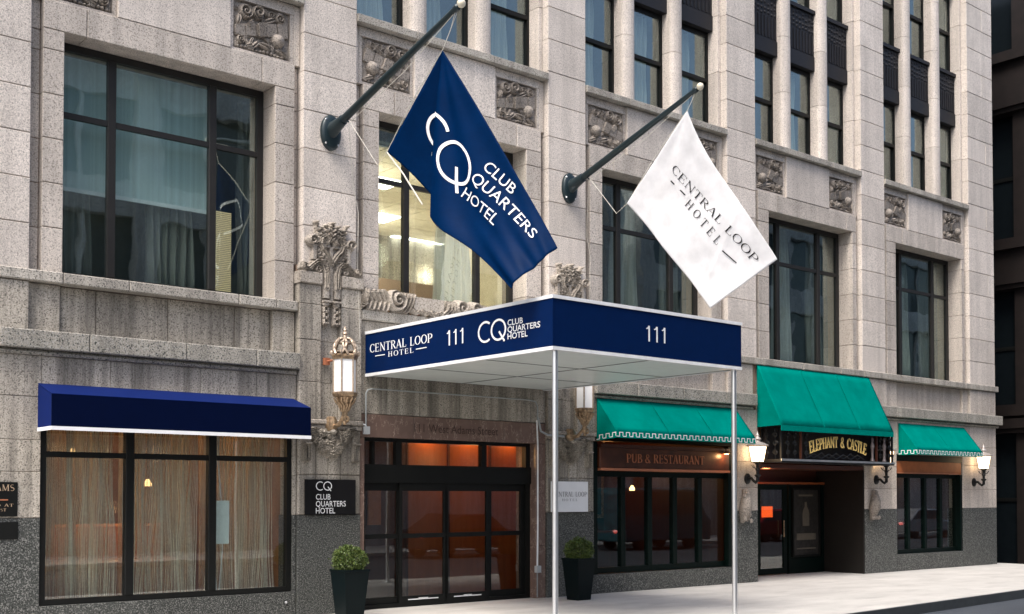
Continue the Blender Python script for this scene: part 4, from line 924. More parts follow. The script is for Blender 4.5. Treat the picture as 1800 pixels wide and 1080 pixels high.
def green(name, lab, x0, x1, zt, yf, zf, valance, wallz, inset=0.0):
    c = empty(name, ((x0 + x1) / 2, D - .2, zf - .1), lab, "awning", "teal green pub awnings")
    y0 = D - .025; n = 3
    # slope cloth, a shallow sag between its ribs
    mb = MB(); mb.sheet(lambda u, v: (x0 + (x1 - x0) * u, yf + (y0 - yf) * v + .012 * math.sin(math.pi * v) * abs(math.sin(u * math.pi * 4)), zf + (zt - zf) * v - .012 * math.sin(math.pi * v) * abs(math.sin(u * math.pi * 4))), 48, 8)
    o = mb.build("slope_panel", 'teal', c, smooth=True); md = o.modifiers.new("thickness", 'SOLIDIFY'); md.thickness = .006
    for x in (x0 + .002, x1 - .012): MB().prism([(x, yf + .006, zf - .004), (x, y0, wallz), (x, y0, zt - .01)], (.010, 0, 0)).build("side_panel", 'teal', c)
    for q in ((.36, .68) if x1 - x0 > 3 else (.5,)):
        xs_ = x0 + (x1 - x0) * q; MB().hexa([(xs_ - .012, yf - .002, zf), (xs_ + .012, yf - .002, zf), (xs_ + .012, y0 - .004, zt - .004), (xs_ - .012, y0 - .004, zt - .004), (xs_ - .012, yf - .004, zf + .006), (xs_ + .012, yf - .004, zf + .006), (xs_ + .012, y0 - .006, zt + .004), (xs_ - .012, y0 - .006, zt + .004)]).build("seam", 'teal', c)
    if valance:
        vb = zf - valance; MB().box(x0, x1, yf - .004, yf + .004, vb, zf - .002).build("valance", 'teal', c)
        MB().prism([(x0 - .001, yf + .004, vb), (x0 - .001, y0, wallz - valance), (x0 - .001, y0, wallz), (x0 - .001, yf + .004, zf - .004)], (.008, 0, 0)).build("valance", 'teal', c)
        def key(mb, P, L, nrm, n):
            p = L / n; h0, h1 = .018, valance - .018; t = .012
            for k in range(n):
                a = k * p; q = [(a, h0, a + p / 2, h0 + t), (a + p / 2 - t, h0 + t, a + p / 2, h1 - t), (a + p / 2 - t, h1 - t, a + p, h1), (a + p - t, h0 + t, a + p, h1 - t)]
                for (u0, w0, u1, w1) in q: mb.prism([P(u0, w0), P(u1, w0), P(u1, w1), P(u0, w1)], nrm)
        mb = MB(); key(mb, lambda u, w: (x0 + u, yf - .0045, zf - valance + w), x1 - x0, (0, -.003, 0), max(8, int((x1 - x0) / .155))); mb.build("key_trim", 'white', c)
        mb = MB(); Ls = y0 - yf; key(mb, lambda u, w: (x0 - .0015, y0 - u, wallz + (zf - wallz) * (u / Ls) - valance + w), Ls, (-.003, 0, 0), 3); mb.build("key_trim", 'white', c)
    else: MB().box(x0, x1, yf - .003, yf + .02, zf - .11, zf - .004).build("valance", 'teal', c)
    return c
green("green_awning", "wide teal green awning with a white key trim over the pub and restaurant sign", 13.78, 17.47, 3.335, 13.755, 2.76, .115, 2.72)
green("green_awning", "large steep teal green awning above the lettered iron balcony, largest of the three", 18.12, 21.96, 4.225, 13.64, 3.03, 0, 3.01)
green("green_awning", "small teal green awning with a white key trim over the far right pub window", 23.09, 25.92, 3.29, 13.765, 2.70, .12, 2.70)

# ================================================================ CANOPY
cx0, cx1, cyf, cz0, cz1 = 9.12, 12.60, 10.155, 3.39, 4.045
ca = empty("entrance_canopy", ((cx0 + cx1) / 2, 11.5, 0), "flat navy entrance canopy with white edges on two steel posts, lettered on its side", "canopy")
MB().box(cx0, cx0 + .03, cyf + .03, D - .03, cz0 + .04, cz1 - .04).build("side_fascia", 'navy', ca); MB().box(cx1 - .03, cx1, cyf + .03, D - .03, cz0 + .04, cz1 - .04).build("side_fascia", 'navy', ca)
MB().box(cx0, cx1, cyf, cyf + .029, cz0 + .04, cz1 - .04).build("front_fascia", 'navy', ca)
for z0, z1, q in ((cz0, cz0 + .042, .008), (cz1 - .042, cz1, .012)):
    for b in ((cx0 - q, cx0 + .05, cyf + .05, D - .03), (cx1 - .05, cx1 + q, cyf + .05, D - .03), (cx0 - q, cx1 + q, cyf - q, cyf + .05)): MB().box(*b, z0, z1).build("edge_trim", 'alu', ca)
for b in ((cx0 - .004, cx0 + .012, cyf - .004, cyf + .012),): MB().box(*b, cz0 + .042, cz1 - .042).build("corner_trim", 'navy', ca)
MB().box(cx0 + .031, cx1 - .031, cyf + .03, D - .03, cz1 - .1, cz1 - .06).build("roof_panel", 'alu', ca)
nx, ny = 2, 3
for i in range(nx):
    for j in range(ny):
        wx = (cx1 - cx0 - .1) / nx; wy = (D - .06 - cyf - .06) / ny; a = cx0 + .05 + wx * i; b = cyf + .06 + wy * j
        MB().box(a + .016, a + wx - .016, b + .016, b + wy - .016, cz0 + .012, cz0 + .03).build("soffit_panel", 'soffit', ca)
for b in [((cx0 + cx1) / 2 - .006, (cx0 + cx1) / 2 + .006, cyf + .06, D - .05)] + [(cx0 + .05, cx1 - .05, cyf + .06 + (D - .06 - cyf - .06) / ny * j - .006, cyf + .06 + (D - .06 - cyf - .06) / ny * j + .006) for j in (1, 2)] + [(cx1 - .07, cx1 - .05, cyf + .06, D - .05), (cx0 + .05, cx0 + .07, cyf + .06, D - .05)]:
    MB().box(*b, cz0 + .006 if b[1] - b[0] < 1 else cz0 + .007, cz0 + .034).build("soffit_bar", plain("grey_soffit_bar", (.16, .18, .18), .4), ca)
MB().box(cx0 + .031, cx1 - .031, cyf + .03, D - .04, cz0 + .036, cz0 + .05).build("soffit_frame", 'frame', ca)
for x, y in ((10.0, 12.6), (11.7, 12.6)):
    MB().lathe((x, y, cz0 + .004), [(.055, 0), (.06, .006), (.05, .01)], 14).build("downlight", 'alu', ca, smooth=True)
for x, y in ((cx0 + .09, cyf + .06), (cx1 - .09, cyf + .06)):
    p = MB().tube([(x, y, .02), (x, y, cz0)], .036, 14).build("post", 'steel', ca, smooth=True); MB().lathe((x, y, 0), [(.09, 0), (.09, .015), (.045, .025), (.04, .05)], 14).build("post_shoe", 'steel', p, smooth=True)
L = dict(o=(cx0, D, 0), ux=(0, -1, 0), uz=(0, 0, 1), n=(-1, 0, 0))
def can(vf, y, z): return put(mb, vf, (cx0 - .001, y, z), (0, -1, 0), (0, 0, 1), (-1, 0, 0))
mb = MB(); can(serif("CENTRAL LOOP", 1.53, .12), 14.09, 3.725); build_letters(mb, 'white', ca)
mb = MB(); can(serif("HOTEL", .62, .072, .22), 13.62, 3.625); 
for q0, q1 in ((13.95, 13.70), (12.94, 12.69)): mb.add([(cx0 - .008, q0, 3.66), (cx0 - .008, q1, 3.66), (cx0 - .008, q1, 3.672), (cx0 - .008, q0, 3.672)], [(0, 1, 2, 3)])
build_letters(mb, 'white', ca)
mb = MB(); can(ones(.40, .2), 12.26, 3.64); build_letters(mb, 'white', ca)
mb = MB(); v, fc = cq(.10); can(([(a * .30, b * .27) for a, b in v], fc), 11.57, 3.60); build_letters(mb, 'white', ca)
mb = MB()
for t, wd, z in (("CLUB", .29, 3.765), ("QUARTERS", .61, 3.68), ("HOTEL", .38, 3.595)): can(sans(t, wd, .075, .012), 10.98, z)
build_letters(mb, 'white', ca)
mb = MB(); put(mb, ones(.40, .2), (10.68, cyf - .001, 3.625), (1, 0, 0), (0, 0, 1), (0, -1, 0)); build_letters(mb, 'white', ca)

# ================================================================ FLAGPOLES AND FLAGS
def flagpole(x, zb, tip, lab):
    c = empty("flagpole", (x, D, zb - .25), lab, "flagpole", "flagpoles leaning out over the canopy")
    d = (Vector((x, *tip)) - Vector((x, D - .05, zb))); n = d.normalized(); P = lambda t: Vector((x, D - .05, zb)) + n * t; Ln = d.length
    mb = MB(); pr = [(.0, .205), (.05, .205), (.075, .19), (.09, .15), (.10, .12), (.24, .10), (.30, .075)]
    vs = []; fs = []; k = 22
    for i, (q, r) in enumerate(pr):
        for j in range(k):
            a = 2 * math.pi * j / k; el = 1.25 if i < 4 else 1.0; vs.append((x + r * .72 * el * math.cos(a) * (1 if i > 3 else .88), D - q * .8, zb - .02 + r * el * math.sin(a) + (.03 * (i - 3) if i > 3 else 0)))
    for i in range(len(pr) - 1):
        for j in range(k): fs.append((i * k + j, i * k + (j + 1) % k, (i + 1) * k + (j + 1) % k, (i + 1) * k + j))
    fs += [tuple(range((len(pr) - 1) * k, len(pr) * k))]; mb.add(vs, fs); b = mb.build("wall_bracket", 'pole', c, smooth=True)
    mb = MB()
    for sx, sz in ((-.1, .15), (.1, .15), (-.1, -.19), (.1, -.19)): mb.blob((x + sx, D - .06, zb + sz), (.016, .016, .016), 6, 4)
    mb.build("bolt", 'steel', b, kind='stuff')
    MB().tube([P(.0), P(.12), P(.32)], [.095, .088, .072], 14).build("socket", 'pole', c, smooth=True)
    MB().tube([P(.2), P(Ln * .5), P(Ln - .05)], [.058, .052, .036], 14).build("pole", 'pole', c, smooth=True)
    MB().tube([P(Ln - .06), P(Ln), P(Ln + .03)], [.044, .044, .016], 10).build("truck", 'pole', c, smooth=True)
    MB().blob(P(Ln + .07), (.055, .055, .055), 14, 10).build("finial_ball", 'ball', c, smooth=True)
    MB().tube([P(.42) + Vector((0, 0, -.05)), P(.47) + Vector((0, 0, -.11))], .012, 6).build("cleat", 'pole', c)
    return c, P, Ln
def rope(pts, c, name="halyard", r=.0045): MB().tube(pts, r, 5).build(name, 'rope', c)
def flag(name, lab, T, Hc, F1, F2, mat, disp, nu=56, nv=40):
    T, Hc, F1, F2 = map(Vector, (T, Hc, F1, F2))
    def base(u, w): return T + (F1 - T) * u + (Hc - T) * w + (F2 - F1 - Hc + T) * (u * w)
    nrm = -(F1 - T).cross(Hc - T).normalized()
    if nrm.x > 0: nrm = -nrm
    def fn(u, w):
        d, dz, dy = disp(u, w); return base(u, w) + nrm * d + Vector((0, dy, dz))
    ctr = base(.5, .5)
    c = empty(name, tuple(Hc), lab, "flag", "hotel flags on the poles")
    mb = MB(); mb.sheet(lambda u, v: fn(u, v), nu, nv); o = mb.build("flag_cloth", mat, c, smooth=True)
    md = o.modifiers.new("thickness", 'SOLIDIFY'); md.thickness = .003; md.offset = 0
    def surf(u, w, off):
        e = 1e-3; p = fn(u, w); n = (fn(u + e, w) - p).cross(fn(u, w + e) - p).normalized()
        if n.dot(nrm) < 0: n = -n
        return p + n * off
    return c, surf
def print_on(c, surf, vf, f2uw, mat, name="letter"):
    vs, fs = vf
    for g in letter_groups(vf):
        mb = MB()
        for j in g: mb.add([surf(*f2uw(*vs[i]), .011 + .0005 * (j % 5)) for i in fs[j]], [tuple(range(len(fs[j])))])
        mb.build(name, mat, c)
def refine(vf, n=3):
    vs, fs = vf; V = list(vs); F = []
    for f in fs:
        if len(f) != 4: F.append(f); continue
        a, b, c_, d = [vs[i] for i in f]; L = max(math.dist(a, b), math.dist(b, c_)); n = max(1, min(6, int(L / .12)))
        lng = math.dist(a, b) > math.dist(b, c_)
        for k in range(n):
            t0, t1 = k / n, (k + 1) / n; lp = lambda p, q, t: (p[0] + (q[0] - p[0]) * t, p[1] + (q[1] - p[1]) * t)
            q = [lp(a, b, t0), lp(a, b, t1), lp(d, c_, t1), lp(d, c_, t0)] if lng else [lp(a, d, t0), lp(b, c_, t0), lp(b, c_, t1), lp(a, d, t1)]
            o = len(V); V += q; F.append((o, o + 1, o + 2, o + 3))
    return V, F
# blue flag
px = 8.53; pole1, P1, L1 = flagpole(px, 6.857, (11.234, 7.675), "dark green flagpole with an ivory ball, holding the blue flag, nearer of the two")
def disp1(u, w):
    r = math.hypot(u * 1.9, w); ph = math.atan2(w, u * 1.9 + 1e-6); A = .30; p0, p1 = 1.04, .88
    if ph > p0: f = -(1.5708 - ph) / (1.5708 - p0)
    elif ph > p1: q = (p0 - ph) / (p0 - p1); q = q * q * (3 - 2 * q); f = -1 + 1.5 * q
    else: f = .5 * ph / p1 + .22 * math.sin((p1 - ph) * 15) * (ph / p1)
    d = A * r * math.exp(-r * .35) * f + .022 * math.sin(w * 12 + u * 5) * u * u + .010 * math.sin(w * 27 - u * 9) * u * u
    dz = -.16 * w ** 3 * math.sin(math.pi * u) ** 2 * math.exp(-((u - .36) / .3) ** 2) + .06 * math.sin(math.pi * u) * (1 - w)
    return d, dz, 0
fl1, s1 = flag("hotel_flag", "navy blue flag with large white ring letters hanging over the canopy", (px, 11.55, 7.23), (px, 12.79, 6.23), (9.12, 10.09, 4.585), (8.80, 10.49, 4.12), 'flagb', disp1, 96, 64)
v, fc = cq(.075)
def m1(x, z):        # ring letters: x 0..1.75, z 0..1 up
    return (.095 + x * .220, .672 - z * .335 - (x - .5) * .012)
print_on(fl1, s1, refine((v, fc)), m1, 'flagprint')
def line(u0, u1, w0, w1, dw): 
    def f(x, z): u = u0 + (u1 - u0) * x; return (u, w0 + (w1 - w0) * x - z * dw * (1 + .25 * x))
    return f
for t, a in (("CLUB", (.525, .703, .300, .195, .112)), ("QUARTERS", (.516, .905, .470, .262, .115)), ("HOTEL", (.507, .742, .672, .575, .115))):
    print_on(fl1, s1, sans(t, 1, 1, .0, cut=.14), line(*a), 'flagprint')
# white flag
px2 = 13.16; pole2, P2, L2 = flagpole(px2, 6.856, (11.42, 7.758), "dark green flagpole with an ivory ball, holding the white flag, farther of the two")
def disp2(u, w):
    r = math.hypot(u * 1.6, w); ph = math.atan2(w, u * 1.6 + 1e-6)
    d = r * .05 * math.sin(ph * 9) * math.exp(-r * 1.2) + .02 * math.sin(u * 11 + w * 3) * u + .006 * math.sin(w * 9 - u * 5) + .0012 * math.sin(w * 34 + u * 13 + 2 * math.sin(u * 6)) + .010 * math.exp(-((u - .62 - .25 * w) / .02) ** 2)
    dz = -.10 * math.sin(math.pi * u) * (1 - w) * (1 - u) + .03 * math.sin(math.pi * u) * w
    return d, dz, .10 * math.sin(math.pi * min(u * 1.4, 1)) * (1 - w) * (1 - u)
fl2, s2 = flag("hotel_flag", "plain white flag with thin black lettering hanging over the canopy's front", (px2, 11.61, 7.48), (px2, 12.87, 6.32), (13.86, 10.50, 5.14), (13.6, 11.55, 4.52), 'flagw', disp2, 96, 64)
print_on(fl2, s2, refine(serif("CENTRAL LOOP", 1, 1, .07, .10, .04)), line(.139, .935, .425, .262, .078), 'ink')
print_on(fl2, s2, refine(serif("HOTEL", 1, 1, .45, .11, .05)), line(.359, .70, .512, .497, .085), 'ink')
for u0, u1, w0, w1 in ((.182, .319, .482, .437), (.75, .868, .469, .420)):
    print_on(fl2, s2, refine(([(u0, w0), (u1, w1), (u1, w1 + .013), (u0, w0 + .013)], [(0, 1, 2, 3)])), lambda x, z: (x, z), 'ink', "dash")
for pole, P, Ln, fT, fH, fx, zb in ((pole1, P1, L1, (px, 11.55, 7.23), (px, 12.79, 6.23), px, 6.857), (pole2, P2, L2, (px2, 11.61, 7.48), (px2, 12.87, 6.32), px2, 6.856)):
    rope([P(Ln - .04), Vector(fT) * .5 + P(Ln - .04) * .5 + Vector((.02, 0, 0)), fT], pole); rope([P(Ln - .05) + Vector((.03, 0, -.02)), Vector(fT)], pole)
    rope([P(Ln - .1) + Vector((0, 0, -.04)), P(Ln * .6) + Vector((.02, 0, -.14)), P(.5) + Vector((.02, 0, -.11))], pole)
    rope([fT, Vector(fT) * .5 + Vector(fH) * .5 + Vector((-.012, .02, .03)), fH], pole, "hoist_cord", .006)
    rope([P(.47) + Vector((0, 0, -.11)), (fx + .35, D - .07, zb - .75), (fx + .45, D - .05, zb - 1.1)], pole)
    rope([(fx + .45, D - .05, zb - 1.1), (fx + .44, D - .05, 5.0), (fx + .46, D - .09, 3.9)], pole)
    rope([fH, Vector(fH) + Vector((.05, .3, -.1)), P(.5) + Vector((0, 0, -.12))], pole, "hoist_cord")
rope([(px, 12.79, 6.23), (px, 12.4, 5.85), (px - .02, 11.95, 5.36)], fl1, "hem_cord", .011)

# ================================================================ LANTERNS
def gilt_lantern(x, y, lab):
    c = empty("gilt_lantern", (x, D - .1, 2.65), lab, "lantern", "gilt lanterns beside the entrance"); n = 6; ro = R(30 + 12)
    za, zb = 3.11, 3.56; r = .155
    g = MB()
    for k in range(n):
        a0, a1 = ro + 2 * math.pi * k / n, ro + 2 * math.pi * (k + 1) / n; q = .94
        p0 = (x + r * math.cos(a0), y + r * math.sin(a0)); p1 = (x + r * math.cos(a1), y + r * math.sin(a1))
        i0 = (x + r * .9 * math.cos(a0), y + r * .9 * math.sin(a0)); i1 = (x + r * .9 * math.cos(a1), y + r * .9 * math.sin(a1))
        MB().prism([(*p0, za), (*p1, za), (*i1, za), (*i0, za)], (0, 0, zb - za)).build("glass_panel", 'lampg', c)
        g.tube([(x + (r + .006) * math.cos(a0), y + (r + .006) * math.sin(a0), za - .02), (x + (r + .006) * math.cos(a0), y + (r + .006) * math.sin(a0), zb + .02)], .013, 6)
    g.build("corner_bar", 'giltw', c, smooth=True, kind='stuff')
    MB().lathe((x, y, 0), [(r * .8, zb - .005), (r * 1.12, zb), (r * 1.16, zb + .03), (r * 1.24, zb + .05), (r * 1.1, zb + .075), (r * .9, zb + .085)], n, ro).build("upper_rim", 'gold', c)
    MB().lathe((x, y, 0), [(r * .8, za - .075), (r * 1.05, za - .07), (r * 1.15, za - .04), (r * 1.15, za - .012), (r * 1.02, za - .002)], n, ro).build("lower_rim", 'gold', c)
    mb = MB()                                          # openwork crown
    for k in range(n * 2):
        a = ro + math.pi * k / n; ca_, sa = math.cos(a), math.sin(a); tw = .42 * (-1) ** k
        pts = []
        for t in range(9):
            q = t / 8; rr = r * (1.04 * math.cos(q * 1.35) + .0) + .012; an = a + tw * math.sin(q * math.pi); pts.append((x + rr * math.cos(an), y + rr * math.sin(an), zb + .07 + .23 * math.sin(q * 1.5)))
        mb.tube(pts, .0175, 5)
        for t in (2, 4, 6): mb.blob(pts[t], (.022, .022, .026), 6, 4)
    mb.lathe((x, y, zb + .10), [(r * .93, 0), (r * .95, .012), (r * .9, .02)], 12); mb.lathe((x, y, zb + .22), [(r * .62, 0), (r * .64, .012), (r * .58, .02)], 12)
    for k in range(n):
        a = ro + 2 * math.pi * k / n; q = (x + r * 1.2 * math.cos(a), y + r * 1.2 * math.sin(a)); mb.blob((*q, zb + .085), (.022, .022, .04), 6, 4)
        mb.tube([(*q, zb + .06), (x + r * 1.38 * math.cos(a), y + r * 1.38 * math.sin(a), zb + .085), (x + r * 1.28 * math.cos(a), y + r * 1.28 * math.sin(a), zb + .115)], .011, 5)
    mb.build("openwork_crown", 'giltw', c, smooth=True)
    MB().lathe((x, y, zb + .285), [(.055, 0), (.065, .015), (.03, .035), (.022, .06), (.04, .075), (.03, .10), (.018, .11), (.03, .125), (.012, .16), (.003, .185)], 10).build("finial", 'giltw', c, smooth=True)
    mb = MB(); mb.lathe((x, y, 0), [(.03, za - .30), (.045, za - .25), (.085, za - .16), (.125, za - .09), (.13, za - .075)], 12)
    for k in range(n * 2):
        a = ro + math.pi * k / n; mb.tube([(x + rr * math.cos(a + tw), y + rr * math.sin(a + tw), z) for rr, z, tw in ((.05, za - .27, 0), (.085, za - .19, .2), (.13, za - .14, -.1), (.155, za - .085, 0))], .013, 5)
    mb.build("tapered_base", 'gold', c, smooth=True)
    yb = D - .07; mb = MB()
    mb.tube([(x - .03, yb, 2.70), (x - .02, yb - .10, 2.64), (x + .0, yb - .18, 2.66), (x, y + .04, 2.76), (x, y, 2.84)], [.045, .035, .03, .028, .03], 8)
    pts = [(x + .02, y - .03 + .055 * math.cos(t * .5) * (1 - t / 16), 2.72 + .055 * math.sin(t * .5) * (1 - t / 16)) for t in range(13)]; mb.tube(pts, .016, 5)
    mb.tube([(x, y, 2.70), (x, y, 2.86)], [.03, .045], 8); mb.blob((x, y, 2.68), (.03, .03, .035), 8, 5)
    mb.build("scroll_arm", 'gold', c, smooth=True)
    MB().lathe((x - .03, yb - .02, 2.58), [(.07, 0), (.09, .06), (.09, .14), (.06, .2)], 8).build("wall_boss", 'gold', c, smooth=True)
    MB().box(x - .13, x - .05, yb - .02, yb + .05, 3.51, 3.61).tube([(x - .09, yb, 3.56), (x - .05, y + .1, 3.57), (x, y + .14, 3.575)], .016, 6).build("stay", 'copper', c)
    return c
gilt_lantern(8.545, 13.845, "ornate gilt lantern with white glass panels, between the blue awning and the canopy")
gilt_lantern(13.135, 13.835, "ornate gilt lantern under the canopy's right end, beside the white hotel sign")
def pub_lantern(xb, y, zb, lab):
    c = empty("pub_lantern", (xb, D, zb - .08), lab, "lantern", "black pub lanterns with lit glass"); x = xb; y = D - y
    zt, r1, r0 = zb + .62, .135, .088; zl = zb + .32
    MB().lathe((0, 0, 0), [(.001, 0)], 3) if 0 else None
    mb = MB(); k = 14; vs = []; fs = []
    for i, (q, r) in enumerate(((0, .085), (.03, .085), (.05, .06), (.06, .04))):
        for j in range(k): a = 2 * math.pi * j / k; vs.append((x + r * math.cos(a), D - q, zb + r * 1.2 * math.sin(a)))
    for i in range(3):
        for j in range(k): fs.append((i * k + j, i * k + (j + 1) % k, (i + 1) * k + (j + 1) % k, (i + 1) * k + j))
    fs.append(tuple(range(3 * k, 4 * k))); mb.add(vs, fs).build("wall_plate", 'iron', c, smooth=True)
    MB().tube([(x, D - .05, zb), (x, D - .11, zb + .01), (x, D - .17, zb - .05), (x, y + .05, zb - .075), (x, y, zb - .04), (x, y, zb + .06)], [.03, .028, .026, .03, .034, .03], 9).build("arm", 'iron', c, smooth=True)
    mb = MB(); mb.lathe((x, y, zb), [(.02, .02), (.06, .05), (.065, .07), (.03, .09), (.03, .15), (.05, .17), (.03, .20), (.03, .26), (.06, .29), (.085, .31)], 12); 
    for j in range(8):
        a = 2 * math.pi * j / 8; mb.tube([(x + .03 * math.cos(a), y + .03 * math.sin(a), zb + .19), (x + .085 * math.cos(a), y + .085 * math.sin(a), zb + .21), (x + .12 * math.cos(a), y + .12 * math.sin(a), zb + .265)], .006, 4)
    mb.build("collar", 'iron', c, smooth=True)
    fr = MB(); ro = R(45 + 8)
    cs = [ro + math.pi / 2 * j for j in range(4)]
    for j in range(4):
        a0, a1 = cs[j], cs[(j + 1) % 4]; e = lambda rr, a, z: (x + rr * math.cos(a), y + rr * math.sin(a), z)
        MB().hexa([e(r0 * 1.3, a0, zl), e(r0 * 1.3, a1, zl), e(r0 * 1.18, a1, zl), e(r0 * 1.18, a0, zl), e(r1 * 1.3, a0, zt), e(r1 * 1.3, a1, zt), e(r1 * 1.2, a1, zt), e(r1 * 1.2, a0, zt)]).build("glass_pane", 'lampw', c)
        fr.tube([e(r0 * 1.32, a0, zl - .01), e(r1 * 1.32, a0, zt + .01)], .008, 5); fr.tube([e(r0 * 1.32, a0, zl - .004), e(r0 * 1.32, a1, zl - .004)], .009, 5); fr.tube([e(r1 * 1.32, a0, zt), e(r1 * 1.32, a1, zt)], .011, 5)
    fr.build("frame", 'iron', c)
    MB().lathe((x, y, zt), [(r1 * 1.55, .0), (r1 * 1.6, .02), (r1 * .9, .065), (.06, .085), (.055, .12), (.075, .135), (.05, .16), (.03, .19), (.04, .205), (.02, .23), (.004, .29)], 4 * 4, ro).build("roof", plain("pale_metal_cap", (.45, .4, .37), .4, .4), c, smooth=True)
    MB().lathe((x, y, zl - .03), [(.04, 0), (.1, .02), (.1, .026)], 8).build("floor_plate", 'iron', c)
    return c
pl = pub_lantern(17.83, .26, 2.0, "lit black lantern on the pier left of the pub door, clear of the awnings")
dup(pl, (4.40, 0, .02), "lit black lantern right of the pub door, half hidden by the iron balcony")
dup(pl, (8.55, 0, .0), "lit black lantern at the building's far right corner, by the smallest awning")

# ================================================================ SIGNS
def board(name, mat, lab, x0, x1, z0, z1, y, cat="sign", t=.02):
    c = empty(name, ((x0 + x1) / 2, y, z0), lab, cat); MB().cbox(x0, x1, y - t, y, z0, z1, .003).build("board", mat, c); return c, y - t
c, y = board("hotel_sign", 'ink', "square black sign with white ring letters and three lines, under the left gilt lantern", 8.11, 8.93, 1.40, 1.895, D - .065)
F = dict(ux=(1, 0, 0), uz=(0, 0, 1), n=(0, -1, 0))
def fr(mb, vf, x, y, z): return put(mb, vf, (x, y, z), (1, 0, 0), (0, 0, 1), (0, -1, 0))
v, fc = cq(.10); fr(mb := MB(), ([(a * .137, b * .125) for a, b in v], fc), 8.275, y, 1.74); build_letters(mb, 'white', c)
mb = MB()
for t, wd, z in (("CLUB", .235, 1.612), ("QUARTERS", .485, 1.515), ("HOTEL", .31, 1.418)): fr(mb, sans(t, wd, .082, .004), 8.275, y, z)
build_letters(mb, 'white', c)
c, y = board("hotel_sign", 'white', "white square sign with faint thin lettering, behind the canopy post", 12.69, 13.52, 1.40, 1.905, D - .065)
fr(mb := MB(), serif("CENTRAL LOOP", .76, .08, .1, .12, .05), 12.72, y, 1.655); fr(mb, serif("HOTEL", .35, .04, .35, .12, .05), 12.92, y, 1.58); build_letters(mb, plain("grey_ink", (.16, .16, .17), .6), c)
c, y = board("wall_plaque", 'black', "black plaque with small gold capitals at the left edge, upper of two", 3.55, 4.30, 1.42, 1.825, D - .0)
gl = MB(); fr(gl, serif("ADAMS", .36, .075, .08), 3.90, y, 1.72); MB().box(3.8, 4.19, y - .005, y - .001, 1.608, 1.622).build('dash', 'copper', c); fr(gl, serif("LOCATED AT", .52, .034, .12), 3.73, y, 1.535); fr(gl, serif("& ST", .13, .034, .12), 4.04, y, 1.48); build_letters(gl, plain("tarnished_gold_letters", (.55, .40, .27), .4, .3), c)
c, y = board("wall_plaque", 'black', "small blank black plaque at the left edge, lower of two", 3.55, 4.31, 1.15, 1.355, D - .0)
# pub fascia sign with raised copper letters
c = empty("pub_sign", (15.6, D, 2.1), "long dark red sign board with raised copper letters, under the wide green awning", "sign")
MB().cbox(13.86, 17.28, D - .02, D + .1, 2.15, 2.50, .006).build("board", 'pubs', c); MB().box(13.86, 17.28, D - .05, D + .1, 2.502, 2.56).build("top_moulding", 'pubw', c); MB().box(13.86, 17.28, D - .045, D + .1, 2.105, 2.148).build("bottom_moulding", 'copper', c)
x = 14.50
wd = [glyph(ch)[1] + .07 if ch != ' ' else .4 for ch in "PUB & RESTAURANT"]; sc = 2.06 / sum(wd)
for ch, q in zip("PUB & RESTAURANT", wd):
    if ch != ' ':
        g, a = glyph(ch); mb = MB(); put(mb, ([(p[0] * sc, p[1] * .155) for p in g.v], g.f), (x, D - .021, 2.25), (1, 0, 0), (0, 0, 1), (0, -1, 0), off=.002, thick=.012); mb.build("letter", 'copper', c)
    x += q * sc
c2 = empty("sign_lamp", (17.1, D - .1, 2.5), "small copper sign lamp at the right end of the pub board", "lamp"); MB().lathe((17.1, D - .1, 2.46), [(.03, .06), (.06, .02), (.075, 0)], 10).build("lamp_shade", 'copper', c2, smooth=True); MB().lathe((17.1, D - .1, 2.45), [(.03, 0), (.05, .008)], 8).build("bulb", 'warmlamp', c2)
MB().tube([(17.1, D - .1, 2.52), (17.1, D - .08, 2.58), (17.1, D - .03, 2.59)], .01, 5).build("arm", 'black', c2)
point((17.1, D - .12, 2.42), 2.0, (1, .5, .2), .03)

# iron balcony over the pub door
bx0, bx1, by, bz0, bz1 = 18.24, 22.10, 13.75, 2.38, 2.98
c = empty("iron_balcony", ((bx0 + bx1) / 2, D - .25, bz0 - .06), "black iron balcony with gold arched lettering beneath the largest green awning", "balcony")
MB().box(bx0 - .02, bx1 + .02, by - .02, D - .01, bz0 - .06, bz0).build("base_slab", 'iron', c); MB().box(bx0 - .03, bx1 + .03, by - .035, by - .021, bz0 - .035, bz0 + .005).build("edge_strip", plain("polished_edge", (.5, .52, .53), .3, .8), c)
MB().box(bx0 + .05, bx1 - .05, D - .14, D - .03, bz0, bz1 + .1).box(bx1 - .06, bx1 - .03, by + .04, D - .02, bz0, bz1 + .02).build("back_board", plain("near_black_board", (.012, .008, .008), .5), c)
MB().box(bx0, bx1, by - .01, by + .02, bz1 - .02, bz1 + .02).build("top_rail", 'iron', c)
for x in (bx0, bx0 + .62, bx1 - .62, bx1 - .03): MB().box(x, x + .035, by - .008, by + .03, bz0, bz1 - .02).build("post", 'pubw' if bx0 < x < bx1 - .1 else 'iron', c)
MB().box(bx0, bx0 + .03, D - .05, D - .02, bz0, bz1).build("post", 'iron', c)
def iron_scroll(mb, P, u, z, s, r):
    pts = [P(u + s * r * (1 - t / 15) * math.cos(t * .55), z + r * (1 - t / 15) * math.sin(t * .55)) for t in range(13)]; mb.tube(pts, .010, 5)
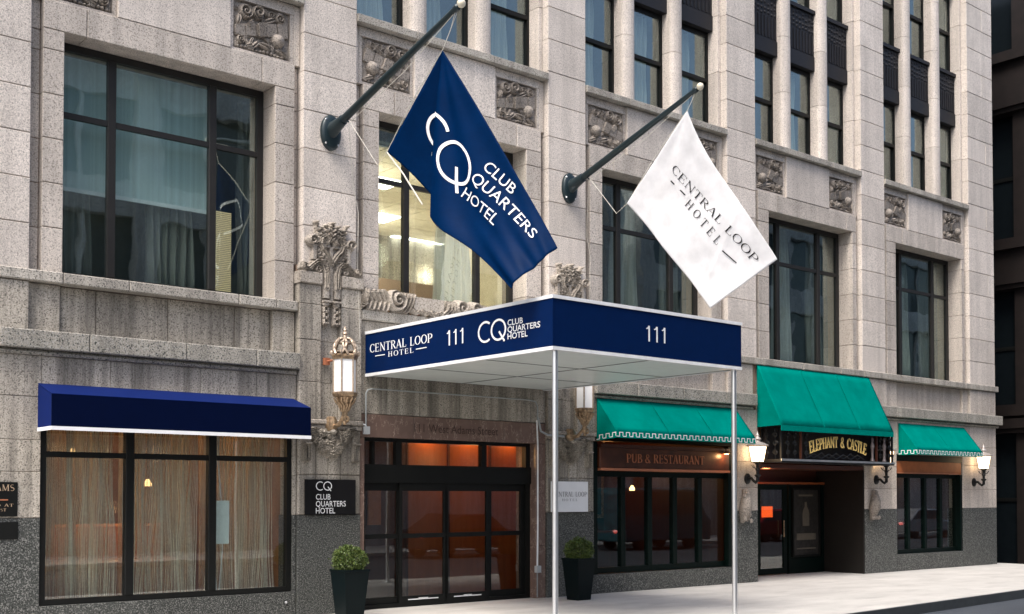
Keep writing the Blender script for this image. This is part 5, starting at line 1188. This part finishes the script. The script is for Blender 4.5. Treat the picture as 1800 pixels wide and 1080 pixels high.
for nm, P, us in (("front", lambda u, z: (bx0 + u, by, z), [(.1, .55), (.72, 3.12), (3.3, 3.82)]), ("side", lambda u, z: (bx0 + .01, by + u, z), [(.04, .46)])):
    for a, b in us:
        mb = MB()
        k = max(2, int((b - a) / .16))
        for t in range(k):
            u = a + (b - a) * (t + .5) / k
            if nm == "front" and .8 < u < 3.1:
                continue
            mb.tube([P(u, bz0), P(u, bz1)], .009, 5)
            for zz, s in ((.12, 1), (.30, -1), (.46, 1)): iron_scroll(mb, P, u, bz0 + zz, s, .068); iron_scroll(mb, P, u, bz0 + zz, -s, .05)
            mb.blob(P(u, bz0 + .56), (.022, .022, .03), 6, 4)
        if mb.v: mb.build("scrollwork", 'iron', c, smooth=True, kind='stuff')
    if nm == "front":
        mb = MB()
        for a in (1.05, 1.55, 2.05, 2.55):
            mb.tube([P(a - .28, bz0 + .02), P(a, bz0 + .13), P(a + .28, bz0 + .02)], .010, 5); mb.tube([P(a - .28, bz0 + .16), P(a, bz0 + .04), P(a + .28, bz0 + .16)], .008, 5)
        mb.build("zigzag_bar", 'iron', c, smooth=True, kind='stuff')
for x, k in ((bx1 - .80, 0), (bx1 - .36, 1)):
    MB().lathe((x, by - .02, bz0), [(.02, 0), (.045, .02), (.025, .08), (.03, .25), (.045, .33), (.02, .42), (.03, .47), (.01, .52)], 9).build("newel", plain("worn_iron", (.12, .10, .10), .5, .2), c, smooth=True)
mb = MB(); arc = []
xm = 20.10; word = "ELEPHANT & CASTLE"; adv = [.6 if ch == ' ' else glyph(ch, .14, .075)[1] + .04 for ch in word]; tot = sum(adv); sc = 1.98 / tot; pos = 0
for ch, a in zip(word, adv):
    if ch != ' ':
        g, ww = glyph(ch, .14, .075); t = (pos + ww / 2) / tot * 2 - 1; xx = xm + .97 * t; zz = bz0 + .125 + .14 * (1 - t * t); an = -math.atan(.14 * 2 * t / .97) ; hh = .235 - .02 * (1 - t * t)
        ca_, sa = math.cos(an), math.sin(an)
        v2 = []
        for p in g.v: q = (p[0] - ww / 2) * sc * 1.02; v2.append((xx + q * ca_ - p[1] * hh * sa * .5, zz + q * sa + p[1] * hh))
        mb = MB(); put(mb, (v2, g.f), (0, by - .012, 0), (1, 0, 0), (0, 0, 1), (0, -1, 0), off=.002, thick=.014); mb.build("letter", 'goldp', c)
    pos += a

# ================================================================ PLANTERS
def planter(x, y, lab, lab2, seed):
    c = empty("planter", (x, y, 0), lab, "planter", "black tapered planters by the entrance"); h, t, b = .67, .20, .135
    mb = MB(); sq = lambda r, z, ro=R(0): [(x + r * sx, y + r * sy, z) for sx, sy in ((-1, -1), (1, -1), (1, 1), (-1, 1))]
    mb.hexa(sq(b, 0.0) + sq(t - .01, h - .03)); mb.build("tub", 'planter', c)
    mb = MB(); o = sq(t, h - .03); mb.box(x - t, x + t, y - t, y - t + .05, h - .029, h); mb.box(x - t, x + t, y + t - .05, y + t, h - .029, h); mb.box(x - t, x - t + .05, y - t + .05, y + t - .05, h - .029, h); mb.box(x + t - .05, x + t, y - t + .05, y + t - .05, h - .029, h); mb.build("rim", 'planter', c)
    MB().box(x - t + .05, x + t - .05, y - t + .05, y + t - .05, h - .029, h - .015).build("soil", plain("dark_soil", (.03, .022, .015), .95), c)
    s = empty("boxwood_shrub", (x, y, h), lab2, "shrub", "clipped shrubs in the planters")
    rs = np.random.RandomState(seed); mb = MB(); cz = h + .12
    mb2 = MB(); mb2.tube([(x, y, h - .02), (x, y, cz + .05)], [.02, .012], 6)
    for k in range(14):
        d = Vector(rs.normal(size=3)).normalized(); mb2.tube([(x, y, cz - .03), (x + d.x * .1, y + d.y * .1, cz + d.z * .09), (x + d.x * .17, y + d.y * .17, cz + d.z * .15)], [.008, .006, .003], 4)
    mb2.build("stem", plain("twig_brown", (.06, .04, .025), .9), s)
    for k in range(6500):
        d = Vector(rs.normal(size=3)).normalized(); bump = 1 + .10 * math.sin(d.x * 7 + seed) * math.cos(d.z * 6) + .07 * math.sin(d.y * 11 + d.x * 5); rad = (.6 + .4 * rs.rand() ** .35 + (.22 * rs.rand() ** 2 if k % 9 == 0 else 0)) * bump
        p = Vector((x + d.x * .215 * rad, y + d.y * .215 * rad, cz + d.z * .185 * rad))
        if p.z < h - .02: continue
        a = (d * .9 + Vector(rs.normal(size=3)) * .7).normalized(); b_ = a.cross(Vector(rs.normal(size=3))).normalized(); L = .020 + .014 * rs.rand(); W_ = L * .32; e = a.cross(b_)
        mb.add([p, p + a * L * .5 + b_ * W_ + e * .002, p + a * L, p + a * L * .5 - b_ * W_], [(0, 1, 2, 3)])
    mb.build("foliage", LEAF, s, kind='stuff')
t = NT("boxwood_leaf"); cc = t.mix((.035, .075, .014), (.12, .155, .035), t.ramp(t.noise(t.pos(), 34, 2), [(.35, 0.), (.65, 1.)])); cc = t.mix(cc, t.ramp(t.noise(t.pos(), 6, 2), [(.35, .7), (.65, 1.2)]), 1, 'MULTIPLY'); t.bsdf(cc, .5); LEAF = t.m
planter(8.42, 13.50, "tall black tapered planter below the black hotel sign, nearer of the two", "clipped leafy shrub in the planter below the black hotel sign", 3)
planter(12.79, 13.62, "tall black tapered planter below the white hotel sign, farther of the two", "clipped round shrub in the planter below the white hotel sign", 8)

# ================================================================ CONDUITS AND SMALL FIXTURES
c = empty("conduit", (9.1, D - .07, 2.6), "thin grey conduit from the left gilt lantern to a junction box and round the canopy", "conduit")
MB().tube([(8.66, D - .09, 2.70), (9.0, D - .09, 2.70), (9.08, D - .09, 2.69), (9.10, D - .09, 2.66)], .012, 6).build("pipe", 'alu', c, smooth=True); MB().box(9.06, 9.14, D - .13, D - .06, 2.555, 2.665).build("junction_box", plain("grey_box", (.42, .44, .45), .5), c)
MB().tube([(9.12, D - .05, 2.66), (9.12, D - .05, 3.15), (9.15, D - .05, 3.2), (9.22, D - .05, 3.22), (12.2, D - .05, 3.22), (12.38, D - .05, 3.20), (12.42, D - .05, 3.12), (12.42, D - .05, 2.9)], .012, 6).build("pipe", plain("grey_pipe", (.3, .32, .32), .5), c, smooth=True)
c = empty("conduit", (12.45, D - .03, .4), "pale vertical conduit down the marble jamb to a small box near the pavement", "conduit")
MB().tube([(12.42, D - .03, 2.9), (12.44, D - .03, 2.5), (12.44, D - .03, 1.2), (12.43, D - .03, .52)], .014, 6).build("pipe", 'alu', c, smooth=True); MB().box(12.39, 12.48, D - .07, D - .006, .42, .53).build("junction_box", plain("grey_box", (.42, .44, .45), .5), c)
MB().tube([(12.43, D - .03, .42), (12.43, D - .03, .02)], .011, 6).build("pipe", plain("grey_pipe", (.25, .26, .26), .5), c, smooth=True)
MB().tube([(12.43, D - .05, 2.95), (12.48, D - .06, 2.72), (12.6, D - .1, 2.66), (12.95, D - .11, 2.65)], .018, 6).build("pipe", plain("grey_pipe", (.3, .32, .32), .5), c, smooth=True)
c = empty("drain_cap", (7.86, D, .18), "small round metal cap on the granite below the curtained window", "drain cap"); MB().blob((7.86, D - .012, .20), (.02, .02, .02), 8, 5).build("cap", 'steel', c, smooth=True)

# ================================================================ OTHER BUILDINGS
nb = empty("dark_building", (38, 22, 0), "dark brown building past the hotel's right corner with heavy cornices", "building")
nx_ = 30.0
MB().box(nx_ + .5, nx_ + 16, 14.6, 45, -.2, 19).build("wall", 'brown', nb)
NBG = plain('dark_window_glass', (.006, .009, .011), .15, spec=.25)
levels = [(-.2, 3.35), (4.1, 7.2), (8.55, 11.95), (13.6, 17.4)]
for k, (z0, z1) in enumerate(levels):
    MB().cbox(14.5, 14.51, 0, .01, 0, .01) if 0 else None
    zt = levels[k + 1][0] if k < 3 else 19
    mb = MB(); 
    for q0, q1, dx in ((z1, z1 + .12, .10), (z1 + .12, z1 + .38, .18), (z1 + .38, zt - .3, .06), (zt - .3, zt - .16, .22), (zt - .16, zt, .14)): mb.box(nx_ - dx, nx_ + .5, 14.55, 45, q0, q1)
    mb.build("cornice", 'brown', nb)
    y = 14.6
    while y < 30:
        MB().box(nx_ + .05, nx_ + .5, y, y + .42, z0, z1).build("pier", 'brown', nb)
        f = MB().box(nx_ + .3, nx_ + .38, y + .42, y + .50, z0, z1).box(nx_ + .3, nx_ + .38, y + 1.42, y + 1.5, z0, z1).box(nx_ + .3, nx_ + .38, y + .5, y + 1.42, (z0 + z1) / 2 - .05, (z0 + z1) / 2 + .05).build("window", 'black', nb)
        for a, b in ((z0, (z0 + z1) / 2 - .05), ((z0 + z1) / 2 + .05, z1)): MB().box(nx_ + .34, nx_ + .35, y + .5, y + 1.42, a, b).build("pane", NBG, f)
        y += 1.5
def opposite(name, lab, x0, x1, h, mat, bw, off=0):
    o = empty(name, ((x0 + x1) / 2, -10, 0), lab, "building"); y = -4.6
    MB().box(x0, x1, -22, y - .6, -.1, h).build("wall", mat, o); 
    n = int((x1 - x0) / bw); 
    wm = bpy.data.meshes.new("w"); first = {}
    for k in range(n + 1):
        x = x0 + bw * k; MB().box(x - .45, x + .45, y - .6, y, -.1, h).build("pier", mat, o)
    z = 4.0 + off
    MB().box(x0, x1, y - .59, y + .25, z - .5, z).build("cornice", mat, o)
    while z + 3.6 < h:
        MB().box(x0, x1, y - .58, y - .12, z + 2.5, z + 3.6).build("spandrel", mat, o)
        for k in range(n):
            a = x0 + bw * k + .45; b = a + bw - .9
            for q0, q1 in ((a, (a + b) / 2 - .08), ((a + b) / 2 + .08, b)):
                key = (name, round(q1 - q0, 3))
                if key in first:
                    w2 = first[key].copy(); link(w2, o, ((q0 + q1) / 2, y - .4, z + 1.25))
                else:
                    first[key] = MB().box(q0, q1, y - .42, y - .38, z, z + 2.5).build("window", 'oppd', o)
            MB().box((a + b) / 2 - .08, (a + b) / 2 + .08, y - .5, y - .2, z, z + 2.5).build("mullion", mat, o) if k % 1 == 0 else None
        z += 3.6
    return o
opposite("office_building", "grey stone office block across the street, seen mirrored in the hotel's windows", 2.0, 34.0, 15.2, 'opp', 4.0)
opposite("office_building", "taller pale office block farther along the far side of the street", 36.0, 84.0, 18.5, 'opp', 4.8, .5)

def car(x, y, mat, lab, van=False):
    c = empty("parked_car", (x, y, -.14), lab, "car", "cars parked across the street"); z = -.15; hw = .80
    L, h = (2.3, 2.1) if van else (2.05, 1.28)
    if van: prof = [(-L, .3), (L, .3), (L, 1.0), (L - .25, 1.2), (L - .7, h), (-L + .05, h), (-L, 1.9)]
    else: prof = [(-L, .28), (L, .28), (L + .03, .6), (L - .2, .72), (1.05, .82), (.45, h), (-.85, h), (-1.6, .85), (-L, .8)]
    o = MB().prism([(x + a, y - hw, z + b) for a, b in prof][::-1], (0, 2 * hw, 0)).build("body", mat, c)
    md = o.modifiers.new("edge", 'BEVEL'); md.width = .07; md.segments = 3
    win = [(-1.5, .86), (.95, .86), (.40, h - .06), (-.82, h - .06)] if not van else [(-L + .2, 1.2), (L - .35, 1.2), (L - .75, h - .12), (-L + .2, h - .12)]
    for q in (-hw - .008, hw - .002): MB().prism([(x + a, y + q, z + b) for a, b in win][::-1], (0, .01, 0)).build("side_window", 'oppd', c)
    for dx in (-1.25, 1.25):
        for q in (-hw + .02, hw - .17):
            mb = MB(); k = 18; vs = [(x + dx + r * math.cos(2 * math.pi * j / k), y + q + yy, z + .29 + r * math.sin(2 * math.pi * j / k)) for yy in (0, .15) for r in (.29,) for j in range(k)]
            mb.add(vs, [tuple(range(k)), tuple(range(2 * k - 1, k - 1, -1))] + [(j, k + j, k + (j + 1) % k, (j + 1) % k) for j in range(k)]); mb.build("wheel", 'black', c)
    for q in (-.6, .6): MB().blob((x + L - .01, y + q, z + .6), (.05, .14, .07), 8, 5).build("headlight", 'alu', c, smooth=True); MB().blob((x - L + .01, y + q, z + .66), (.04, .12, .07), 8, 5).build("tail_light", emit("red_tail_light", (1, .05, .02), 1.2), c, smooth=True)
car(29.6, .9, plain("teal_van_paint", (.02, .10, .13), .25), "dark teal van parked across the street, mirrored in the pub window", True)
car(38.6, .9, plain("red_car_paint", (.22, .008, .01), .2), "red car parked across the street, mirrored in the pub door")
car(46.5, .9, plain("silver_car_paint", (.35, .36, .38), .25, .4), "silver car parked across the street, mirrored in the glass")
car(21.5, .9, plain("black_car_paint", (.012, .012, .014), .2), "black car parked across the street, mirrored in the hotel entrance doors")
